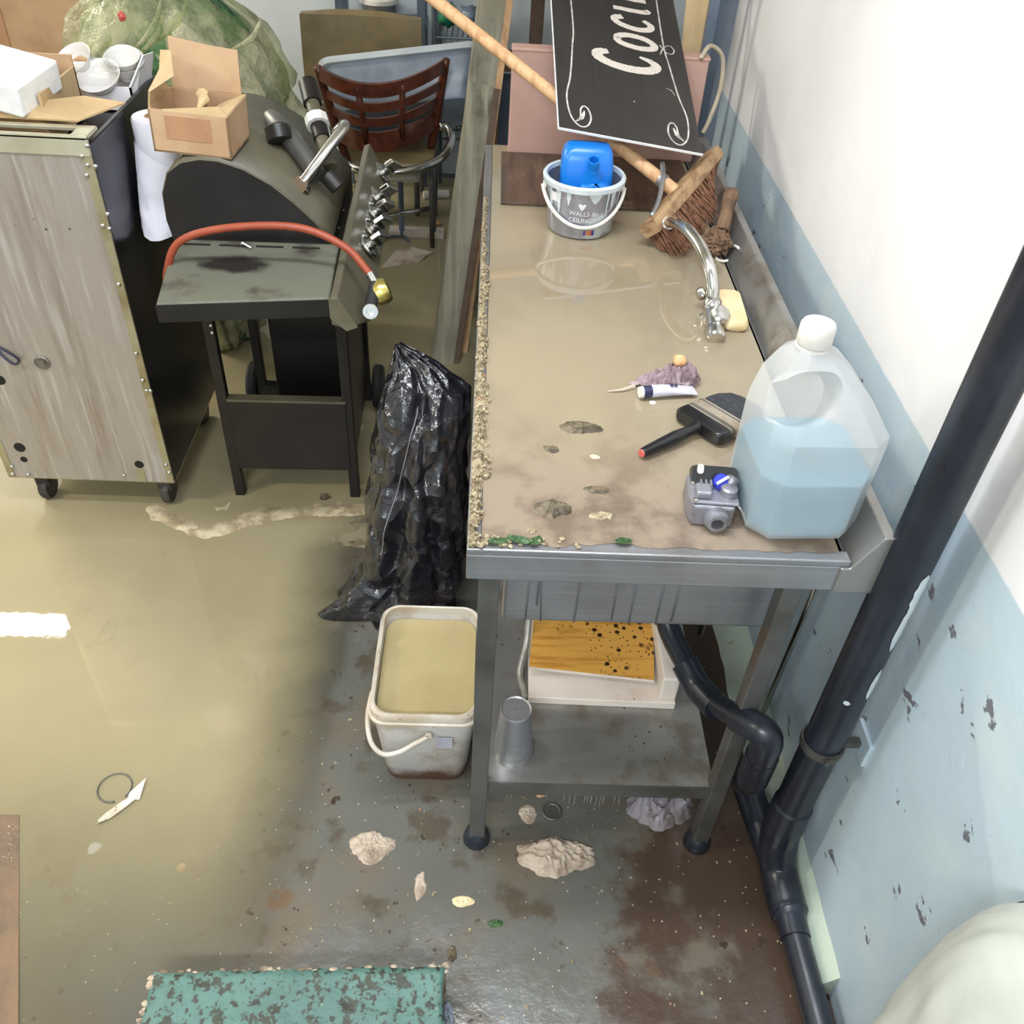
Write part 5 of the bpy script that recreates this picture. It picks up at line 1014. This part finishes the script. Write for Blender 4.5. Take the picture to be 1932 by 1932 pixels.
for k in range(5): build('slat', MB().box((-.455, 3.685, .265 + .032 * k), (-.295, 3.70, .29 + .032 * k), None), 'white_plastic', t, bevel=.003)
build('casing', MB().box((-.46, 3.70, .25), (-.29, 3.76, .43)), 'white_plastic', t, bevel=.006)
build('post', MB().cyl((-.37, 3.73, 0), (-.37, 3.73, .25), .012, 12), 'rack_paint', t)
for a in range(4): build('foot', MB().box((-.006, 0, 0), (.006, .07, .012), Matrix.Translation((-.37, 3.73, 0)) @ Matrix.Rotation(a * PI / 2 + .5, 4, 'Z')), 'rack_paint', t)
# plastic tub leaning on its side
TM = axes((-.33, 3.30, .70), Vector((.985, 0, .16)).normalized(), Vector((-.11, .72, .69)).normalized(), Vector((.985, 0, .16)).normalized().cross(Vector((-.11, .72, .69)).normalized()).normalized())
TB = thing('plastic_tub', 'pale blue grey plastic tub tipped on its side on the brown chair', 'tub', matrix=Matrix.Translation((-.325, 3.46, .80)) @ Euler((-.80, -.15, 0)).to_matrix().to_4x4())
def tr_(w_, d_, z, r=.06): return [Vector((x, y, z)) for x, y in rect(w_, d_, r, 7)]
mb = MB(); mb.loft([tr_(.52, .20, -.13), tr_(.53, .21, -.125), tr_(.59, .27, .0), tr_(.60, .28, .045), tr_(.592, .272, .045), tr_(.582, .262, .0), tr_(.52, .2, -.12)]); build('tub_wall', mb, 'tray', TB, local=True, smooth_=35)
mb = MB(); mb.loft([tr_(.60, .28, .030), tr_(.625, .305, .03), tr_(.632, .312, .052), tr_(.61, .29, .056), tr_(.59, .27, .05)], False); build('tub_rim', mb, 'tray_rim', TB, local=True, smooth_=35)
TB.location = (-.33, 3.70, .63)
# olive chair
OC = thing('vinyl_chair', 'olive brown vinyl chair against the back wall', 'chair', (-.52, 3.95, 0))
mb = MB(); rr = []
for k in range(15):
    u_ = -1 + 2 * k / 14; p = Vector((-.52 + .235 * u_, 3.89 + .03 * (1 - u_ * u_), 0)); th = .024 * (1 - .6 * abs(u_) ** 6)
    rr.append([p + Vector((0, -th, .50)), p + Vector((0, -th - .005, .66)), p + Vector((0, -th + .01, .815)), p + Vector((0, .01, .83 - .02 * abs(u_) ** 4)), p + Vector((0, th + .03, .815)), p + Vector((0, th + .01, .5))])
mb.loft(rr); build('backrest', mb, 'olive_vinyl', OC, smooth_=45)
build('seat', MB().loft([[Vector((-.52 + x, 4.09 + y, z)) for x, y in rect(.46, .34, .06, 5)] for z in (.40, .47)]), 'olive_vinyl', OC, bevel=.015)
for x in (-.72, -.32):
    for y in (3.95, 4.22): build('leg', MB().cyl((x, y, 0), (x, y, .42), .013, 10), 'steel_dark', OC)
    build('back_post', MB().tube([(x, 3.95, .40), (x, 3.915, .55)], .012, 10), 'steel_dark', OC)
# metal rack with bucket
t = thing('metal_rack', 'blue grey steel rack against the back wall', 'rack', (-.35, 4.35, 0))
for x, y in ((-.66, 4.43), (-.315, 4.43), (-.66, 4.29), (-.315, 4.29)): build('post', MB().box((x - .016, y - .016, 0), (x + .016, y + .016, 1.9)), 'rack_paint', t)
for z in (.30, .685, 1.3): build('rack_shelf', MB().box((-.68, 4.28, z), (-.295, 4.45, z + .02)), 'rack_paint', t)
t = thing('lidded_bucket', 'white lidded bucket on the steel rack by the back wall', 'bucket', (-.50, 4.365, .705))
build('bucket_wall', MB().lathe([(.068, 0), (.07, .003), (.078, .07)], t.matrix_world.copy(), 28), 'steel', t, smooth_=40)
build('bucket_rim', MB().lathe([(.078, .06), (.084, .062), (.084, .078), (.078, .082), (.05, .078), (.048, .092), (.044, .092), (.042, .07)], t.matrix_world.copy(), 28), 'white_plastic', t, smooth_=35)
build('paper_wad', MB().blob((-.455, 4.335, .79), (.03, .022, .016), .5, 8, 12, 8, 2), 'paper', t)
# wire shelf with green crates
t = thing('wire_shelf', 'grey wire shelving unit in the back corner beside the planks', 'shelf', (-.10, 4.1, 0))
for x in (-.24, .03):
    for y in (3.96, 4.34): build('post', MB().cyl((x, y, 0), (x, y, .95), .011, 10), 'wire', t)
for z in (.345, .70):
    for dz in (0, .04): build('edge_wire', MB().cyl((-.24, 3.96, z + dz), (.03, 3.96, z + dz), .0045, 8), 'wire', t)
    build('zigzag_wire', MB().tube([(-.24 + .0135 * k, 3.96, z + (.04 if k % 2 else 0)) for k in range(21)], .003, 6), 'wire', t)
    for k in range(13): build('shelf_wire', MB().cyl((-.235 + .0215 * k, 3.96, z + .045), (-.235 + .0215 * k, 4.34, z + .045), .003, 6), 'wire', t)
def crate(z, lab):
    t = thing('green_crate', lab, 'crate', (-.10, 4.14, z), group='green crates on the wire shelf')
    build('crate_body', MB().loft([[Vector((-.10 + x, 4.14 + y, z + dz)) for x, y in rect(w_, .33, .02, 3)] for w_, dz in ((.22, 0), (.235, .01), (.24, .075))]), 'green_crate', t)
    build('crate_rim', MB().loft([[Vector((-.10 + x, 4.14 + y, z + dz)) for x, y in rect(.252, .345, .02, 3)] for dz in (.075, .088)]), 'green_crate', t)
crate(.394, 'green plastic crate lower of two on the wire shelf'); crate(.484, 'green plastic crate upper of two on the wire shelf')
build('green_bundle', MB().blob((-.19, 4.10, .79), (.045, .05, .045), .4, 8, 18, 12, 4, floor=.748), 'green_crate', label='small green bundle on the top wire shelf', cat='bundle', smooth_=True, base=(-.19, 4.1, .75))
build('cloth_bundle', MB().blob((-.10, 4.08, .79), (.05, .05, .045), .4, 8, 18, 12, 7, floor=.748), 'rack_paint', label='grey cloth bundle on the top wire shelf', cat='cloth', smooth_=True, base=(-.1, 4.1, .75))
build('brown_box', MB().box((-.035, 4.02, .748), (.03, 4.2, .83)), 'cardboard', label='little brown box on the top wire shelf', cat='box', bevel=.003, base=(0, 4.1, .748))

# ================================================================== LOOSE THINGS ON THE FLOOR
build('white_batten', MB().box((-.425, 3.72, .0), (-.19, 3.775, .03)), 'white_board', label='short white timber batten on the floor behind the grill', cat='batten', bevel=.002, base=(-.3, 3.75, 0))
build('white_pipe', MB().tube([(-.305, 4.14, .02), (-.19, 4.17, .02)], .02, 14), 'white_plastic', label='short white pipe offcut on the floor below the wire shelf', cat='pipe', smooth_=40, base=(-.25, 4.15, 0))
for c, l in (((-.40, 3.80, .012), 'orange food scrap behind the white batten'), ((-.225, 3.86, .010), 'yellowish food scrap near the chair leg')): build('food_scrap', MB().blob(c, (.018, .014, .010), .7, 9, 12, 8, 5, floor=.001), 'orange_cork', label=l, cat='food waste', base=(c[0], c[1], 0))
mb = MB(); mb.grid(lambda u, v: Vector((-.43 + .15 * u + .05 * v, 3.42 + .07 * u * (1 - v) + .13 * v, .004 + .035 * v * (1 - abs(u - .5)) + .012 * noise.noise(Vector((u * 3, v * 3, 8))) ** 2)), 14, 10)
build('paper_scrap', mb, 'grubby_paper', label='folded beige paper scrap on the floor beside the grill', cat='paper', solid=.002, base=(-.35, 3.5, 0))
def crumple(name, c, r, m, lab, cat, seed, h=.35, amp=.55, nu=40, nv=20):
    mb = MB().wad((c[0], c[1], .0005), r, r[0] * h, seed, nu, max(8, nv // 2)); build(name, mb, m, label=lab, cat=cat, base=(c[0], c[1], 0))
crumple('crumpled_tissue', (.182, .905), (.072, .045), 'grubby_paper', 'flattened wet tissue on the floor in front of the table', 'tissue', 3, .42, .6, 60, 32)
crumple('crumpled_film', (.408, 1.03), (.075, .068), 'grey_paper', 'crumpled grey plastic under the lower shelf by the right leg', 'plastic', 5, 1.1, .5, 56, 30)
crumple('wet_paper_scrap', (-.196, .922), (.042, .036), 'grubby_paper', 'torn muddy paper scrap on the floor left of the front table leg', 'paper', 8, .4, .6, 44, 24)
crumple('pale_scrap', (-.086, .842), (.012, .028), 'grubby_paper', 'thin pale scrap on the floor below the muddy paper scrap', 'scrap', 9, .3, .7, 16, 8)
crumple('peel_scrap', (-.004, .81), (.022, .010), 'soap', 'tan peel scrap on the floor below the front table leg', 'scrap', 10, .25, .6, 16, 8)
crumple('twisted_scrap', (.125, 1.0), (.018, .022), 'grubby_paper', 'twisted pale scrap on the floor left of the round disc', 'scrap', 11, .4, .7, 18, 10)
crumple('pink_scrap', (.155, 1.055), (.014, .018), 'orange_cork', 'small pinkish scrap under the edge of the lower shelf', 'scrap', 12, .4, .5, 14, 8)
crumple('leaf_litter', (.06, .77), (.014, .008), 'green_bit', 'tiny green leaf bit on the wet floor in front of the table', 'leaf', 13, .3, .6, 12, 8)
crumple('silt_clod', (-.44, 1.985), (.022, .020), 'dirt', 'small grey clod on the silt below the grill', 'dirt', 14, .5, .6, 16, 10)
crumple('brown_clod', (-.02, .712), (.010, .016), 'dirt', 'dark clod near the corner of the teal step', 'dirt', 15, .4, .6, 12, 8)
crumple('white_fleck', (-.735, .905), (.012, .014), 'paper', 'small white fleck floating below the looped tie', 'scrap', 16, .25, .6, 12, 8)
crumple('food_fleck', (-.555, .868), (.009, .010), 'orange_cork', 'small pinkish food fleck on the wet floor left of the teal step', 'scrap', 17, .5, .6, 12, 8)
build('steel_disc', MB().lathe([(.021, 0), (.021, .004), (.018, .0055), (.016, .003), (.001, .003)], Matrix.Translation((.176, 1.004, 0)), 28), 'steel_dark', label='flat round metal disc on the floor under the lower shelf', cat='disc', smooth_=30, base=(.176, 1.004, 0))
t = thing('looped_tie', 'looped white plastic tie floating on the floor water', 'tie', (-.72, 1.0, .004))
build('loop', MB().tube([(-.735 + .034 * math.cos(a) * 1.0, 1.035 + .034 * math.sin(a), .007) for a in [k * PI / 10 for k in range(-2, 17)]], .0016, 6), 'steel_dark', t, smooth_=True)
mb = MB(); mb.grid(lambda u, v: Vector((-.745 + .062 * u + .004 * math.sin(v * 3), .955 + .06 * u + (v - .5) * (.022 * math.sin(PI * (u * .9 + .05)) + .004), .006 + .006 * abs(v - .5) + .003 * noise.noise(Vector((u * 4, v * 4, 0))))), 16, 8); build('tab', mb, 'dirty_pail', t, solid=.001, smooth_=True)
mb = MB(); mb.grid(lambda u, v: Vector((-.700 + .024 * u, 1.008 + .036 * u * v + .014 * v, .007 + .003 * v)), 5, 5); build('tab', mb, 'dirty_pail', t, solid=.001)
# tiny grit scattered on the floor
g = MB(); rn = random.Random(21)
for k in range(260):
    x = rn.uniform(-.35, .60); y = rn.uniform(.5, 1.25); r = rn.uniform(.0012, .0034)
    if -.2 < x < .03 and 1.03 < y < 1.35: continue
    if x < .02 and y < .68: continue
    g.blob((x, y, r * .3), (r, r * rn.uniform(.6, 1.5), r * .6), .4, 6, 6, 4, seed=k)
build('floor_grit', g, 'grit', label='pale grit scattered over the wet floor in front of the table', cat='grit', kind='stuff')
# teal painted concrete step
ST = thing('concrete_step', 'teal painted concrete step with chipped edges at the bottom', 'step', (-.26, .3, 0))
def stepp(u, v):
    x = -.515 + .49 * u; yb = .628 + .018 * u + .008 * noise.noise(Vector((x * 16, 1, 0))) + .004 * noise.noise(Vector((x * 60, 2, 0))); y = -.05 + (yb + .05) * v
    if u == 1: x += .012 * noise.noise(Vector((y * 9, 7, 0)))
    if u == 0: x += .014 * noise.noise(Vector((y * 11, 3, 0)))
    return Vector((x, y, .118 + .004 * noise.fractal(Vector((x * 18, y * 18, 0)), 1, 2, 4) - (.006 if v == 1 or u in (0, 1) else 0)))
NU, NV = 70, 90
top = MB(); top.grid(stepp, NU, NV); build('painted_top', top, 'teal_paint', ST, smooth_=True)
loop = [stepp(i / NU, 1) for i in range(NU + 1)] + [stepp(1, 1 - j / NV) for j in range(1, NV + 1)] + [stepp(1 - i / NU, 0) for i in range(1, NU + 1)] + [stepp(0, j / NV) for j in range(1, NV)]
side = MB(); side.loft([[Vector((p.x, p.y, 0)) for p in loop], [p + Vector((0, 0, -.05)) for p in loop], loop], False); build('step_side', side, 'concrete', ST, smooth_=40)
chips = MB(); rn = random.Random(8)
for k in range(80):
    p = stepp(rn.random(), 1) if k % 4 else stepp(0, rn.uniform(.8, 1)); r = rn.uniform(.002, .006); chips.blob(p + Vector((0, rn.uniform(-.012, .004), 0)), (r * 1.6, r, r * .6), .5, 7, 7, 5, seed=k)
build('edge_chips', chips, 'concrete', ST, kind='stuff')
for k in range(7):
    p = stepp(1, .93 - .05 * k) + Vector((.008, 0, -.10 + .02 * (k % 2))); build('loose_flake', MB().blob(p, (.012, .022, .018), .5, 8, 12, 8, seed=k + 30, floor=.001), 'trim_paint', ST)
# thin speckled brown strip at the far left
build('brown_strip', MB().loft([[Vector((x, y, z)) for x, y in ((-1.4, -.2), (-.445, -.2), (-.904, .969), (-1.4, .969))] for z in (0, .006)]), 'speckled_strip', label='thin brown strip on the floor at the lower left edge', cat='mat', base=(-1.1, .4, 0))
# pale sack at lower right
SK = thing('pale_sack', 'off white sack slumped against the wall at the lower right', 'sack', (.60, .36, 0))
mb = MB(); nu, nv = 80, 50; rings = []
for j in range(nv + 1):
    t_ = j / nv; z = .80 * t_; ring_ = []
    cx = .60 + .05 * t_; cy = .235 + .13 * t_; rx = (.115 - .03 * t_) * (1 if t_ < .75 else math.sqrt(max(.0005, 1 - ((t_ - .75) / .25) ** 2))); ry = (.19 - .02 * t_) * (1 if t_ < .7 else math.sqrt(max(.0005, 1 - ((t_ - .7) / .3) ** 2)))
    for i in range(nu):
        ph = 2 * PI * i / nu; q = Vector((math.cos(ph), math.sin(ph), t_ * 1.6)); r = 1 + .10 * noise.noise(q * 2) + .07 * abs(noise.noise(q * 4)) + .05 * abs(noise.noise(Vector((q.x * 6, q.y * 6, q.z * 1.5))))
        ring_.append(Vector((min(.655, cx + rx * r * math.cos(ph)), cy + ry * r * math.sin(ph), z)))
    rings.append(ring_)
mb.loft(rings); build('sack_cloth', mb, 'sack', SK, smooth_=True)
